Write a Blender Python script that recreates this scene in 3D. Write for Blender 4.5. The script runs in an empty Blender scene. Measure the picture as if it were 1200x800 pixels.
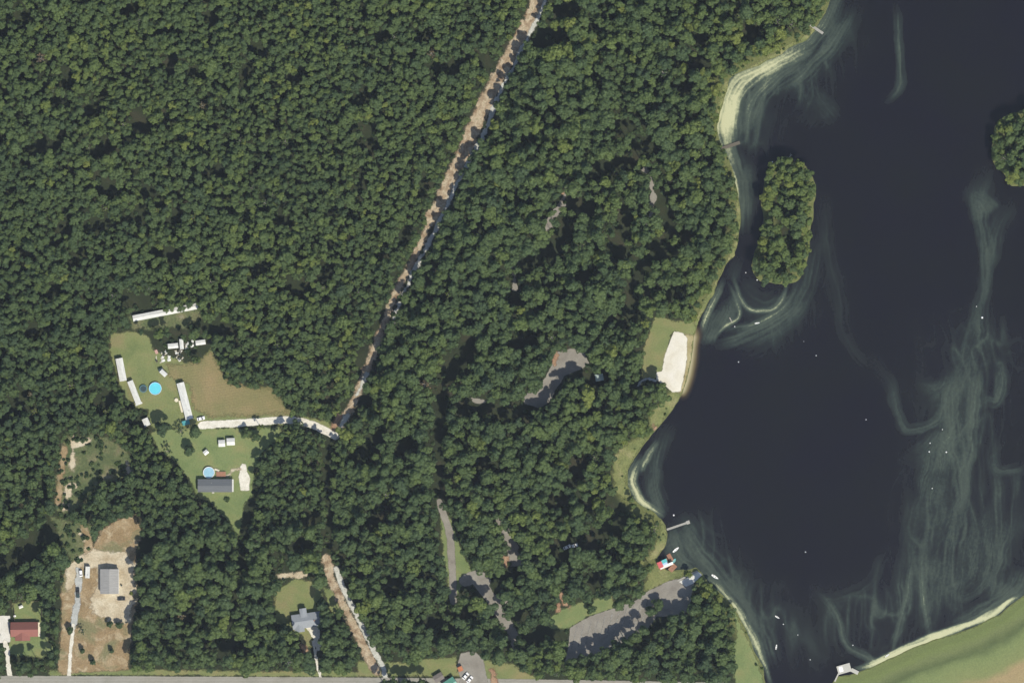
import bpy, bmesh, math, random
import numpy as np
from mathutils import Vector, Matrix

random.seed(7)
rng = np.random.default_rng(7)
SC = bpy.context.scene
COL = SC.collection
R = math.radians

# ------------------------------------------------------------------ camera
S = 0.5                                   # metres per photograph pixel


def P(px, py):
    return ((px - 600.0) * S, (400.0 - py) * S)


CAM_H = 4000.0
cam_d = bpy.data.cameras.new('camera')
cam = bpy.data.objects.new('camera', cam_d)
COL.objects.link(cam)
cam.location = (0, 0, CAM_H)
cam_d.sensor_width = 36.0
cam_d.lens = 36.0 * CAM_H / 600.0
cam_d.clip_start = 10.0
cam_d.clip_end = 20000.0
SC.camera = cam

# ------------------------------------------------------------------ sky and sun
SUN_EL = 53.0
SUN_AZ = 151.0                            # clockwise from north (+Y)
W = bpy.data.worlds.new('World')
SC.world = W
W.use_nodes = True
nt = W.node_tree
nt.nodes.clear()
sky = nt.nodes.new('ShaderNodeTexSky')
sky.sky_type = 'NISHITA'
sky.sun_disc = False
sky.sun_elevation = R(SUN_EL)
sky.sun_rotation = R(SUN_AZ)
bg = nt.nodes.new('ShaderNodeBackground')
bg.inputs['Strength'].default_value = 0.13
wo = nt.nodes.new('ShaderNodeOutputWorld')
nt.links.new(sky.outputs[0], bg.inputs[0])
nt.links.new(bg.outputs[0], wo.inputs[0])
sd = bpy.data.lights.new('sun', 'SUN')
sd.energy = 4.7
sd.angle = R(0.5)
sd.color = (1.0, 0.94, 0.82)
sun = bpy.data.objects.new('sun', sd)
COL.objects.link(sun)
_a = R(SUN_AZ)
_d = Vector((-math.sin(_a) * math.cos(R(SUN_EL)), -math.cos(_a) * math.cos(R(SUN_EL)), -math.sin(R(SUN_EL))))
sun.rotation_euler = _d.to_track_quat('-Z', 'Y').to_euler()
SC.view_settings.view_transform = 'Standard'
SC.view_settings.look = 'None'
SC.view_settings.gamma = 1.0
SC.view_settings.exposure = 0.15
try:
    SC.cycles.filter_width = 1.5
    SC.cycles.max_bounces = 6
    SC.cycles.transparent_max_bounces = 12
except Exception:
    pass


# ------------------------------------------------------------------ numpy helpers
def _hash(ix, iy, seed):
    h = (ix.astype(np.int64) * 374761393 + iy.astype(np.int64) * 668265263 + seed * 1442695041) & 0xFFFFFFFF
    h = ((h ^ (h >> 13)) * 1274126177) & 0xFFFFFFFF
    h = h ^ (h >> 16)
    return (h & 0xFFFF) / 65535.0


def vn(x, y, seed=0):
    ix = np.floor(x); iy = np.floor(y)
    fx = x - ix; fy = y - iy
    fx = fx * fx * (3 - 2 * fx); fy = fy * fy * (3 - 2 * fy)
    a = _hash(ix, iy, seed); b = _hash(ix + 1, iy, seed)
    c = _hash(ix, iy + 1, seed); d = _hash(ix + 1, iy + 1, seed)
    return (a + (b - a) * fx) + ((c + (d - c) * fx) - (a + (b - a) * fx)) * fy


def fbm(x, y, seed=0, o=4):
    s = 0; a = 0.5; f = 1.0; t = 0
    for k in range(o):
        s = s + a * vn(x * f + 17.3 * k, y * f - 9.1 * k, seed + k)
        t += a; a *= 0.5; f *= 2.03
    return s / t - 0.5


def seg_dist(x, y, pts, closed):
    d2 = np.full(x.shape, 1e18)
    n = len(pts)
    for i in range(n if closed else n - 1):
        ax, ay = pts[i]; bx, by = pts[(i + 1) % n]
        dx = bx - ax; dy = by - ay
        L = dx * dx + dy * dy + 1e-9
        t = np.clip(((x - ax) * dx + (y - ay) * dy) / L, 0, 1)
        ex = x - ax - t * dx; ey = y - ay - t * dy
        np.minimum(d2, ex * ex + ey * ey, out=d2)
    return np.sqrt(d2)


def psd(x, y, pts):
    """signed distance to a polygon, positive inside"""
    ins = np.zeros(x.shape, bool)
    n = len(pts)
    for i in range(n):
        ax, ay = pts[i]; bx, by = pts[(i + 1) % n]
        if ay == by:
            continue
        c = ((ay > y) != (by > y)) & (x < (bx - ax) * (y - ay) / (by - ay) + ax)
        ins ^= c
    d = seg_dist(x, y, pts, True)
    return np.where(ins, d, -d)


def stroke_field(x, y, pts):
    """distance, signed distance and running length along a polyline"""
    best = np.full(x.shape, 1e18); sg = np.zeros(x.shape); al = np.zeros(x.shape)
    run = 0.0
    for i in range(len(pts) - 1):
        ax, ay = pts[i]; bx, by = pts[i + 1]
        dx = bx - ax; dy = by - ay
        L = math.hypot(dx, dy) + 1e-9
        t = np.clip(((x - ax) * dx + (y - ay) * dy) / (L * L), 0, 1)
        ex = x - ax - t * dx; ey = y - ay - t * dy
        d = np.sqrt(ex * ex + ey * ey)
        m = d < best
        best = np.where(m, d, best)
        cr = (dx * ey - dy * ex)
        sg = np.where(m, np.sign(cr) * d, sg)
        al = np.where(m, run + t * L, al)
        run += L
    return best, sg, al


# ------------------------------------------------------------------ authored outlines (photograph pixels)
SHORE = [(985, -60), (975, 0), (968, 15), (958, 30), (948, 45), (930, 55), (912, 66), (895, 73), (880, 80), (865, 87), (855, 93),
         (852, 105), (848, 120), (844, 135), (841, 150), (843, 165), (850, 178), (855, 190), (860, 205), (865, 225), (868, 245),
         (868, 265), (865, 285), (860, 300), (852, 312), (845, 325), (836, 343), (828, 358), (820, 374), (815, 388), (812, 405),
         (810, 425), (805, 445), (799, 460), (795, 470), (788, 480), (780, 490), (770, 502), (760, 515), (752, 525), (745, 535),
         (738, 548), (735, 558), (736, 568), (740, 580), (748, 590), (758, 597), (768, 602), (776, 608), (781, 615), (783, 625),
         (782, 638), (776, 646), (771, 653), (774, 662), (782, 668), (795, 667), (806, 668), (815, 666), (822, 671), (832, 682),
         (845, 695), (858, 708), (866, 722), (875, 740), (884, 760), (893, 780), (898, 800)]
DAM = [(976, 800), (982, 792), (996, 790), (1010, 786), (1030, 778), (1050, 768), (1075, 756), (1100, 748), (1130, 738),
       (1150, 730), (1170, 720), (1185, 708), (1200, 697)]
LAKE = SHORE + [(905, 830), (935, 845), (965, 825)] + DAM + [(1300, 640), (1450, 560), (1750, 380), (1800, 0), (1700, -300),
                                                         (1400, -420), (1150, -380), (1010, -200)]
ISLE = [(906, 190), (918, 188), (930, 190), (941, 192), (948, 200), (955, 212), (957, 225), (955, 245), (951, 262), (949, 285), (948, 300),
        (943, 318), (938, 328), (925, 333), (908, 333), (893, 330), (884, 322), (881, 308), (886, 292), (893, 275), (894, 255),
        (892, 240), (893, 222), (896, 205)]
ISLE2 = [(1161, 170), (1166, 150), (1172, 140), (1182, 133), (1200, 127), (1260, 118), (1310, 150), (1300, 200), (1250, 222),
         (1200, 217), (1182, 218), (1178, 205), (1166, 196), (1160, 186)]


def smooth(poly, closed=True, k=3):
    p = np.array(poly, float)
    for _ in range(k - 1):
        q = []
        n = len(p)
        rngi = range(n) if closed else range(n - 1)
        if not closed:
            q.append(p[0])
        for i in rngi:
            a = p[i]; b = p[(i + 1) % n]
            q.append(a * 0.75 + b * 0.25); q.append(a * 0.25 + b * 0.75)
        if not closed:
            q.append(p[-1])
        p = np.array(q)
    return [tuple(v) for v in p]


def W2(poly):
    return [P(*p) for p in poly]


LAKE_W = W2(LAKE)
ISLE_W = W2(smooth(ISLE, True, 2))
ISLE2_W = W2(smooth(ISLE2, True, 2))


def land_sd(x, y, jitter=True):
    """positive on land, metres to the waterline"""
    s = -psd(x, y, LAKE_W)
    s = np.maximum(s, psd(x, y, ISLE_W))
    s = np.maximum(s, psd(x, y, ISLE2_W))
    if jitter:
        s = s + fbm(x / 9.0, y / 9.0, 5, 4) * 2.6
    return s


WATER_Z = -0.6
DAMLINE = W2([(940, 850)] + DAM + [(1300, 640), (1450, 560), (1750, 380)])


def dam_h(x, y, sdl):
    # the embankment behind the dam shore: up 3.4 m, a crest, and down again
    d = seg_dist(x, y, DAMLINE, False)
    side = (x > P(965, 0)[0]) & (y < P(0, 300)[1])
    u = np.where(side & (sdl > 0), d, 0)
    h = np.interp(u, [0, 1, 14, 20, 50, 66, 90], [0, 0.1, 3.4, 3.6, 3.6, 0.4, 0])
    return h


def terrain(x, y, sdl=None):
    if sdl is None:
        sdl = land_sd(x, y)
    z = np.interp(sdl, [-40, -12, -3, 0, 5, 12], [-5, -3.0, -1.15, WATER_Z, -0.05, 0])
    return z + dam_h(x, y, sdl)


# ------------------------------------------------------------------ materials
MAT = {}


class N:
    def __init__(self, name):
        self.m = bpy.data.materials.new(name)
        self.m.use_nodes = True
        self.t = self.m.node_tree
        self.b = self.t.nodes['Principled BSDF']
        self.out = self.t.nodes['Material Output']

    def n(self, typ, **kw):
        o = self.t.nodes.new(typ)
        for k, v in kw.items():
            setattr(o, k, v)
        return o

    def l(self, a, b):
        self.t.links.new(a, b)

    def coord(self):
        g = self.n('ShaderNodeNewGeometry')
        return g.outputs['Position']

    def noise(self, vec, scale, detail=4, rough=0.55, dist=0.0):
        o = self.n('ShaderNodeTexNoise')
        o.inputs['Scale'].default_value = scale
        o.inputs['Detail'].default_value = detail
        o.inputs['Roughness'].default_value = rough
        o.inputs['Distortion'].default_value = dist
        self.l(vec, o.inputs['Vector'])
        return o.outputs['Fac']

    def ramp(self, fac, stops):
        o = self.n('ShaderNodeValToRGB')
        e = o.color_ramp.elements
        while len(e) < len(stops):
            e.new(0.5)
        for q, (p, c) in zip(e, stops):
            q.position = p
            q.color = (c[0], c[1], c[2], 1) if len(c) == 3 else c
        self.l(fac, o.inputs[0])
        return o.outputs[0]

    def mix(self, fac, a, b, typ='MIX'):
        o = self.n('ShaderNodeMix', data_type='RGBA', blend_type=typ)
        for s, v in ((o.inputs[0], fac), (o.inputs[6], a), (o.inputs[7], b)):
            if hasattr(v, 'is_linked'):
                self.l(v, s)
            elif isinstance(v, (int, float)):
                s.default_value = v
            else:
                s.default_value = (*v, 1)
        return o.outputs[2]

    def math(self, op, a, b=0.0, c=None):
        o = self.n('ShaderNodeMath', operation=op)
        for s, v in zip(o.inputs, (a, b, c)):
            if v is None:
                continue
            if hasattr(v, 'is_linked'):
                self.l(v, s)
            else:
                s.default_value = v
        return o.outputs[0]

    def attr(self, name, typ='GEOMETRY'):
        o = self.n('ShaderNodeAttribute', attribute_name=name, attribute_type=typ)
        return o

    def bump(self, h, strength=0.3, dist=0.3):
        o = self.n('ShaderNodeBump')
        o.inputs['Strength'].default_value = strength
        o.inputs['Distance'].default_value = dist
        self.l(h, o.inputs['Height'])
        self.l(o.outputs[0], self.b.inputs['Normal'])


def mat_cover(name, stops, scale=0.12, fine=1.1, rough=0.95, edge=1.6, patch=None, stripe=None, grain=0.35):
    """loose ground cover with a ragged edge: attribute 'edge' holds the metres to its outline"""
    k = N(name)
    p = k.coord()
    n1 = k.noise(p, scale, 6, 0.6, 0.4)
    c = k.ramp(n1, stops)
    if patch:
        for (sc, lo, hi, colr) in patch:
            n2 = k.noise(p, sc, 5, 0.6, 0.6)
            f = k.ramp(n2, [(lo, (0, 0, 0)), (hi, (1, 1, 1))])
            c = k.mix(f, c, colr)
    if stripe:
        ang, sc, amt = stripe
        mp = k.n('ShaderNodeMapping')
        mp.inputs['Rotation'].default_value = (0, 0, ang)
        k.l(p, mp.inputs['Vector'])
        wv = k.n('ShaderNodeTexWave')
        wv.inputs['Scale'].default_value = sc
        wv.inputs['Distortion'].default_value = 3.0
        wv.inputs['Detail'].default_value = 3.0
        k.l(mp.outputs[0], wv.inputs['Vector'])
        f = k.math('MULTIPLY_ADD', wv.outputs['Fac'], 2 * amt, 1 - amt)
        cc = k.n('ShaderNodeCombineColor')
        for i in range(3):
            k.l(f, cc.inputs[i])
        c = k.mix(1.0, c, cc.outputs[0], 'MULTIPLY')
    n3 = k.noise(p, fine, 3, 0.7)
    g = k.ramp(n3, [(0.3, (1 - grain,) * 3), (0.7, (1 + grain * 0.6,) * 3)])
    c = k.mix(1.0, c, g, 'MULTIPLY')
    k.l(c, k.b.inputs['Base Color'])
    k.b.inputs['Roughness'].default_value = rough
    k.b.inputs['Specular IOR Level'].default_value = 0.15
    k.bump(n3, 0.5, 0.25)
    e = k.attr('edge').outputs['Fac']
    n4 = k.noise(p, 0.35, 5, 0.7)
    a = k.math('MULTIPLY_ADD', k.math('SUBTRACT', n4, 0.5), edge * 3.2, e)
    a = k.ramp(k.math('MULTIPLY_ADD', a, 0.9 / max(edge, 0.15), 0.5), [(0.15, (0, 0, 0)), (0.85, (1, 1, 1))])
    k.l(a, k.b.inputs['Alpha'])
    return k.m


def mat_plain(name, col, rough=0.6, var=0.15, scale=0.6, metal=0.0, streak=None):
    k = N(name)
    tc = k.n('ShaderNodeTexCoord')
    p = tc.outputs['Object']
    n1 = k.noise(p, scale, 5, 0.65)
    c = k.ramp(n1, [(0.25, tuple(v * (1 - var) for v in col)), (0.75, tuple(min(1, v * (1 + var * 0.6)) for v in col))])
    if streak:
        mp = k.n('ShaderNodeMapping')
        mp.inputs['Scale'].default_value = streak
        k.l(p, mp.inputs['Vector'])
        n2 = k.noise(mp.outputs[0], 1.0, 3, 0.6)
        g = k.ramp(n2, [(0.3, (0.78,) * 3), (0.7, (1.06,) * 3)])
        c = k.mix(1.0, c, g, 'MULTIPLY')
    k.l(c, k.b.inputs['Base Color'])
    k.b.inputs['Roughness'].default_value = rough
    k.b.inputs['Metallic'].default_value = metal
    return k.m


M = {}
# --- ground under everything
k = N('forest_floor')
p = k.coord()
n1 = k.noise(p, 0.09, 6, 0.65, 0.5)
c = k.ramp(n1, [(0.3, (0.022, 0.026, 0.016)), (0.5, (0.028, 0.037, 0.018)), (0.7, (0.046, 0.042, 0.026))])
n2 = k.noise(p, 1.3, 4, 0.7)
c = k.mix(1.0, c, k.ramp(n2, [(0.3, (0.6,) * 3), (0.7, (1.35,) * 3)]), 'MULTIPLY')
sh = k.attr('shore').outputs['Fac']
sh2 = k.math('MULTIPLY_ADD', k.math('SUBTRACT', n1, 0.5), 9.0, sh)
bank = k.ramp(k.math('MULTIPLY', sh2, 0.1), [(0.0, (1, 1, 1)), (0.5, (0.9,) * 3), (0.95, (0, 0, 0))])
bcol = k.ramp(n2, [(0.3, (0.085, 0.095, 0.032)), (0.55, (0.125, 0.14, 0.05)), (0.75, (0.19, 0.18, 0.085))])
c = k.mix(bank, c, bcol)
k.l(c, k.b.inputs['Base Color'])
k.b.inputs['Roughness'].default_value = 1.0
k.b.inputs['Specular IOR Level'].default_value = 0.1
k.bump(n2, 0.6, 0.4)
M['floor'] = k.m

# --- water with floating algae film (attribute 'algae') and a tan shallow by the beach (attribute 'shallow')
k = N('lake_water')
p = k.coord()
al = k.attr('algae').outputs['Fac']
shl = k.attr('shallow').outputs['Fac']
nA = k.noise(p, 0.018, 4, 0.6)
deep = k.ramp(nA, [(0.35, (0.0050, 0.0042, 0.0078)), (0.65, (0.0058, 0.0058, 0.0066))])
nF = k.noise(p, 0.55, 5, 0.75)
al2 = k.math('MULTIPLY', al, k.math('MULTIPLY_ADD', nF, 1.3, 0.35))
film = k.ramp(k.math('MULTIPLY', al2, 0.75), [(0.0, (0.0075, 0.0075, 0.0085)), (0.16, (0.0135, 0.0225, 0.0185)), (0.42, (0.045, 0.064, 0.045)),
                                             (0.72, (0.26, 0.28, 0.165)), (1.0, (0.42, 0.42, 0.25))])
c = k.mix(k.ramp(al2, [(0.0, (0, 0, 0)), (0.25, (1, 1, 1))]), deep, film)
sc_ = k.ramp(shl, [(0.0, (0.012, 0.012, 0.013)), (0.35, (0.035, 0.025, 0.015)), (0.65, (0.14, 0.115, 0.055)), (1.0, (0.36, 0.32, 0.19))])
c = k.mix(k.ramp(shl, [(0.0, (0, 0, 0)), (0.3, (1, 1, 1))]), c, sc_)
k.l(c, k.b.inputs['Base Color'])
k.l(k.ramp(al2, [(0.0, (0.22,) * 3), (0.6, (0.7,) * 3)]), k.b.inputs['Roughness'])
k.b.inputs['IOR'].default_value = 1.33
nW = k.noise(p, 0.8, 3, 0.6)
k.bump(nW, 0.06, 0.2)
M['water'] = k.m

M['lawn'] = mat_cover('lawn_grass', [(0.3, (0.125, 0.155, 0.06)), (0.5, (0.165, 0.188, 0.074)), (0.72, (0.225, 0.20, 0.092))], 0.07, 1.2, patch=[(0.04, 0.58, 0.74, (0.205, 0.18, 0.09))], grain=0.2)
M['lawn_dry'] = mat_cover('dry_lawn', [(0.3, (0.15, 0.155, 0.065)), (0.5, (0.195, 0.172, 0.078)), (0.75, (0.26, 0.195, 0.10))], 0.05, 1.2,
                          stripe=(R(80), 0.2, 0.04), grain=0.25, edge=3.0)
M['lawn_bright'] = mat_cover('bright_lawn', [(0.3, (0.125, 0.17, 0.066)), (0.5, (0.158, 0.196, 0.078)), (0.75, (0.215, 0.21, 0.09))], 0.09, 1.2, grain=0.2)
M['meadow'] = mat_cover('bank_meadow', [(0.3, (0.11, 0.135, 0.05)), (0.5, (0.17, 0.185, 0.07)), (0.75, (0.26, 0.235, 0.12))], 0.1, 1.0, grain=0.35, edge=2.5)
M['brush'] = mat_cover('rough_clearing', [(0.3, (0.06, 0.085, 0.035)), (0.5, (0.10, 0.12, 0.052)), (0.64, (0.15, 0.145, 0.075)), (0.78, (0.28, 0.26, 0.18))], 0.11, 0.9, grain=0.4, edge=2.5)
M['soil'] = mat_cover('brown_soil', [(0.3, (0.20, 0.145, 0.078)), (0.5, (0.255, 0.185, 0.10)), (0.72, (0.34, 0.265, 0.16))], 0.1, 1.0,
                      patch=[(0.16, 0.52, 0.68, (0.40, 0.33, 0.215)), (0.07, 0.50, 0.64, (0.175, 0.165, 0.085))], grain=0.3)
M['sandy'] = mat_cover('sandy_yard', [(0.3, (0.33, 0.265, 0.17)), (0.5, (0.45, 0.385, 0.27)), (0.7, (0.53, 0.48, 0.36))], 0.12, 1.0, grain=0.25)
M['track_soil'] = mat_cover('rutted_track', [(0.32, (0.18, 0.12, 0.07)), (0.46, (0.32, 0.245, 0.16)), (0.6, (0.44, 0.37, 0.26)), (0.72, (0.2, 0.17, 0.085))], 0.22, 1.3, grain=0.4, edge=1.8)
M['red_soil'] = mat_cover('red_soil', [(0.3, (0.24, 0.135, 0.08)), (0.7, (0.36, 0.25, 0.16))], 0.25, 1.0, grain=0.35, edge=1.6)
M['gravel'] = mat_cover('pale_gravel', [(0.3, (0.50, 0.47, 0.38)), (0.5, (0.60, 0.575, 0.49)), (0.7, (0.66, 0.63, 0.55))], 0.3, 1.4, grain=0.18, edge=0.5)
M['track_gravel'] = mat_cover('track_gravel', [(0.3, (0.36, 0.36, 0.31)), (0.5, (0.45, 0.45, 0.40)), (0.7, (0.52, 0.52, 0.46))], 0.3, 1.2, grain=0.25, edge=1.0)
M['grey_gravel'] = mat_cover('grey_gravel', [(0.3, (0.30, 0.31, 0.29)), (0.7, (0.42, 0.43, 0.41))], 0.3, 1.4, grain=0.2, edge=0.8)
M['asphalt'] = mat_cover('worn_asphalt', [(0.3, (0.18, 0.165, 0.14)), (0.5, (0.225, 0.21, 0.18)), (0.7, (0.265, 0.25, 0.215))], 0.12, 1.5, grain=0.14, edge=0.5)
M['road'] = mat_cover('road_asphalt', [(0.3, (0.225, 0.22, 0.185)), (0.5, (0.26, 0.25, 0.215)), (0.7, (0.285, 0.275, 0.24))], 0.12, 1.5, grain=0.1, edge=0.3,
                      stripe=(R(90), 0.18, 0.05))
M['concrete'] = mat_cover('concrete_pad', [(0.3, (0.5, 0.49, 0.44)), (0.7, (0.62, 0.61, 0.56))], 0.2, 1.3, grain=0.1, edge=0.25)
M['sand'] = mat_cover('beach_sand', [(0.3, (0.52, 0.48, 0.38)), (0.5, (0.58, 0.55, 0.46)), (0.72, (0.61, 0.58, 0.51))], 0.12, 1.2, grain=0.08, edge=0.5)
M['wet_sand'] = mat_cover('wet_sand', [(0.3, (0.24, 0.20, 0.09)), (0.7, (0.36, 0.32, 0.18))], 0.12, 1.0, grain=0.15, edge=1.6)
M['line'] = mat_cover('worn_paint', [(0.3, (0.22, 0.21, 0.185)), (0.7, (0.32, 0.31, 0.28))], 0.5, 1.5, grain=0.2, edge=0.5)
M['dam'] = None


def mat_dam():
    k = N('dam_turf')
    p = k.coord()
    u = k.attr('bank').outputs['Fac']            # metres up the bank from the water
    n1 = k.noise(p, 0.05, 5, 0.6, 0.3)
    uu = k.math('MULTIPLY_ADD', k.math('SUBTRACT', n1, 0.5), 10.0, u)
    c = k.ramp(k.math('DIVIDE', uu, 60.0), [(0.0, (0.165, 0.195, 0.07)), (0.10, (0.165, 0.20, 0.07)), (0.16, (0.16, 0.185, 0.075)), (0.235, (0.095, 0.12, 0.05)),
                                           (0.30, (0.155, 0.19, 0.075)), (0.46, (0.175, 0.195, 0.08)), (0.55, (0.285, 0.22, 0.115)),
                                           (0.75, (0.28, 0.225, 0.115))])
    n3 = k.noise(p, 1.2, 3, 0.7)
    c = k.mix(1.0, c, k.ramp(n3, [(0.3, (0.84,) * 3), (0.7, (1.12,) * 3)]), 'MULTIPLY')
    k.l(c, k.b.inputs['Base Color'])
    k.b.inputs['Roughness'].default_value = 1.0
    k.b.inputs['Specular IOR Level'].default_value = 0.1
    e = k.attr('edge').outputs['Fac']
    n4 = k.noise(p, 0.4, 4, 0.7)
    a = k.ramp(k.math('MULTIPLY_ADD', k.math('MULTIPLY_ADD', k.math('SUBTRACT', n4, 0.5), 3.0, e), 1.0, 0.5), [(0.3, (0, 0, 0)), (0.7, (1, 1, 1))])
    k.l(a, k.b.inputs['Alpha'])
    return k.m


M['dam'] = mat_dam()

# --- foliage: hue from the per-tree value 'tint', a little spread from leaf clump to leaf clump
LEAF_STOPS = [(0.0, (0.066, 0.106, 0.055)), (0.25, (0.088, 0.138, 0.058)), (0.5, (0.112, 0.166, 0.062)), (0.7, (0.140, 0.198, 0.062)),
              (0.85, (0.18, 0.232, 0.062)), (0.93, (0.23, 0.27, 0.07)), (1.0, (0.21, 0.165, 0.10))]


def mat_leaf(name):
    k = N(name)
    t = k.attr('tint', 'INSTANCER').outputs['Fac']
    c = k.ramp(t, LEAF_STOPS)
    g = k.n('ShaderNodeNewGeometry')
    v = k.ramp(g.outputs['Random Per Island'], [(0.0, (0.74, 0.77, 0.78)), (0.5, (1.0, 1.0, 1.0)), (1.0, (1.32, 1.25, 1.15))])
    c = k.mix(1.0, c, v, 'MULTIPLY')
    k.l(c, k.b.inputs['Base Color'])
    k.b.inputs['Roughness'].default_value = 0.65
    k.b.inputs['Specular IOR Level'].default_value = 0.25
    tr = k.n('ShaderNodeBsdfTranslucent')
    k.l(c, tr.inputs['Color'])
    mx = k.n('ShaderNodeMixShader')
    mx.inputs[0].default_value = 0.42
    k.l(k.b.outputs[0], mx.inputs[1]); k.l(tr.outputs[0], mx.inputs[2])
    k.l(mx.outputs[0], k.out.inputs['Surface'])
    return k.m


M['leaf'] = mat_leaf('foliage')
M['bark'] = mat_plain('bark', (0.12, 0.10, 0.08), 0.95, 0.3, 2.0)
M['deadwood'] = mat_plain('bleached_wood', (0.36, 0.33, 0.28), 0.9, 0.3, 2.0)
M['white_metal'] = mat_plain('white_metal_roof', (0.585, 0.585, 0.54), 0.45, 0.10, 0.5, streak=(0.25, 1.6, 0.2))
M['white_wall'] = mat_plain('white_siding', (0.70, 0.69, 0.65), 0.6, 0.08, 0.6)
M['cream'] = mat_plain('cream_boards', (0.62, 0.56, 0.42), 0.7, 0.12, 0.7)
M['dark_shingle'] = mat_plain('charcoal_shingles', (0.115, 0.125, 0.132), 0.85, 0.10, 1.4, streak=(0.12, 2.4, 1))
M['grey_metal'] = mat_plain('grey_metal_roof', (0.275, 0.27, 0.255), 0.5, 0.06, 0.4, streak=(2.2, 0.12, 1))
M['blue_shingle'] = mat_plain('slate_blue_shingles', (0.24, 0.26, 0.28), 0.85, 0.12, 1.2)
M['red_shingle'] = mat_plain('dull_red_shingles', (0.235, 0.095, 0.075), 0.85, 0.14, 1.2)
M['brick'] = mat_plain('brick_wall', (0.28, 0.16, 0.12), 0.9, 0.15, 2)
M['green_metal'] = mat_plain('green_metal_roof', (0.10, 0.27, 0.20), 0.5, 0.12, 0.8)
M['brown_roof'] = mat_plain('brown_grey_shingles', (0.15, 0.135, 0.12), 0.9, 0.2, 1.2)
M['teal'] = mat_plain('teal_sheet', (0.05, 0.26, 0.27), 0.5, 0.15, 1)
M['turquoise'] = mat_plain('turquoise_sheet', (0.10, 0.44, 0.44), 0.5, 0.1, 1)
M['light_blue'] = mat_plain('light_blue_sheet', (0.40, 0.55, 0.70), 0.5, 0.1, 1)
M['red'] = mat_plain('red_sheet', (0.52, 0.10, 0.10), 0.5, 0.15, 1)
M['pale_green'] = mat_plain('pale_green_roof', (0.42, 0.52, 0.46), 0.6, 0.12, 1)
M['deck_wood'] = mat_plain('brown_deck', (0.30, 0.15, 0.09), 0.85, 0.2, 1.5)
M['grey_wood'] = mat_plain('weathered_planks', (0.33, 0.32, 0.28), 0.9, 0.2, 1.5)
M['brown_wood'] = mat_plain('brown_planks', (0.12, 0.105, 0.08), 0.9, 0.2, 1.5)
M['dark_glass'] = mat_plain('dark_glass', (0.02, 0.024, 0.03), 0.1, 0.1, 1)
M['tyre'] = mat_plain('tyre_rubber', (0.02, 0.02, 0.02), 0.9, 0.1, 1)
M['rim'] = mat_plain('wheel_metal', (0.4, 0.4, 0.4), 0.35, 0.1, 1, 0.6)
M['car_white'] = mat_plain('white_car_paint', (0.75, 0.75, 0.74), 0.3, 0.03, 1)
M['car_dark'] = mat_plain('dark_car_paint', (0.028, 0.03, 0.032), 0.35, 0.1, 1)
M['lamp_red'] = mat_plain('tail_lens', (0.35, 0.02, 0.02), 0.3, 0.05, 1)
M['lamp_clear'] = mat_plain('head_lens', (0.6, 0.6, 0.58), 0.2, 0.05, 1)
M['pool_water'] = mat_plain('bright_pool_water', (0.12, 0.52, 0.60), 0.12, 0.08, 0.5)
M['pool_cover'] = mat_plain('pale_pool_water', (0.27, 0.45, 0.54), 0.2, 0.18, 0.7)
M['mat_dark'] = mat_plain('dark_mesh', (0.022, 0.045, 0.05), 0.8, 0.15, 1)
M['blue_pad'] = mat_plain('teal_pad', (0.06, 0.14, 0.16), 0.6, 0.1, 1)
M['concrete_block'] = mat_plain('concrete', (0.40, 0.39, 0.34), 0.9, 0.12, 1)
M['buoy_white'] = mat_plain('white_plastic', (0.75, 0.75, 0.72), 0.4, 0.05, 1)
M['orange'] = mat_plain('rust_orange', (0.42, 0.16, 0.07), 0.7, 0.2, 1)
M['pink'] = mat_plain('faded_pink', (0.45, 0.27, 0.22), 0.8, 0.15, 1)
M['plank_pale'] = mat_plain('pale_board', (0.52, 0.48, 0.38), 0.85, 0.2, 1.5)


# ------------------------------------------------------------------ mesh helpers
def tag(o, label=None, cat=None, group=None, kind=None):
    if label: o['label'] = label
    if cat: o['category'] = cat
    if group: o['group'] = group
    if kind: o['kind'] = kind
    return o


def mesh_np(name, co, faces, mat=None, attrs=None):
    me = bpy.data.meshes.new(name)
    co = np.asarray(co, np.float32)
    faces = np.asarray(faces, np.int32)
    nf, k = faces.shape
    me.vertices.add(len(co)); me.vertices.foreach_set('co', co.ravel())
    me.loops.add(nf * k); me.loops.foreach_set('vertex_index', faces.ravel())
    me.polygons.add(nf)
    me.polygons.foreach_set('loop_start', np.arange(nf, dtype=np.int32) * k)
    me.update(calc_edges=True)
    if mat: me.materials.append(mat)
    for an, v in (attrs or {}).items():
        a = me.attributes.new(an, 'FLOAT', 'POINT')
        a.data.foreach_set('value', np.asarray(v, np.float32))
    return me


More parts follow.
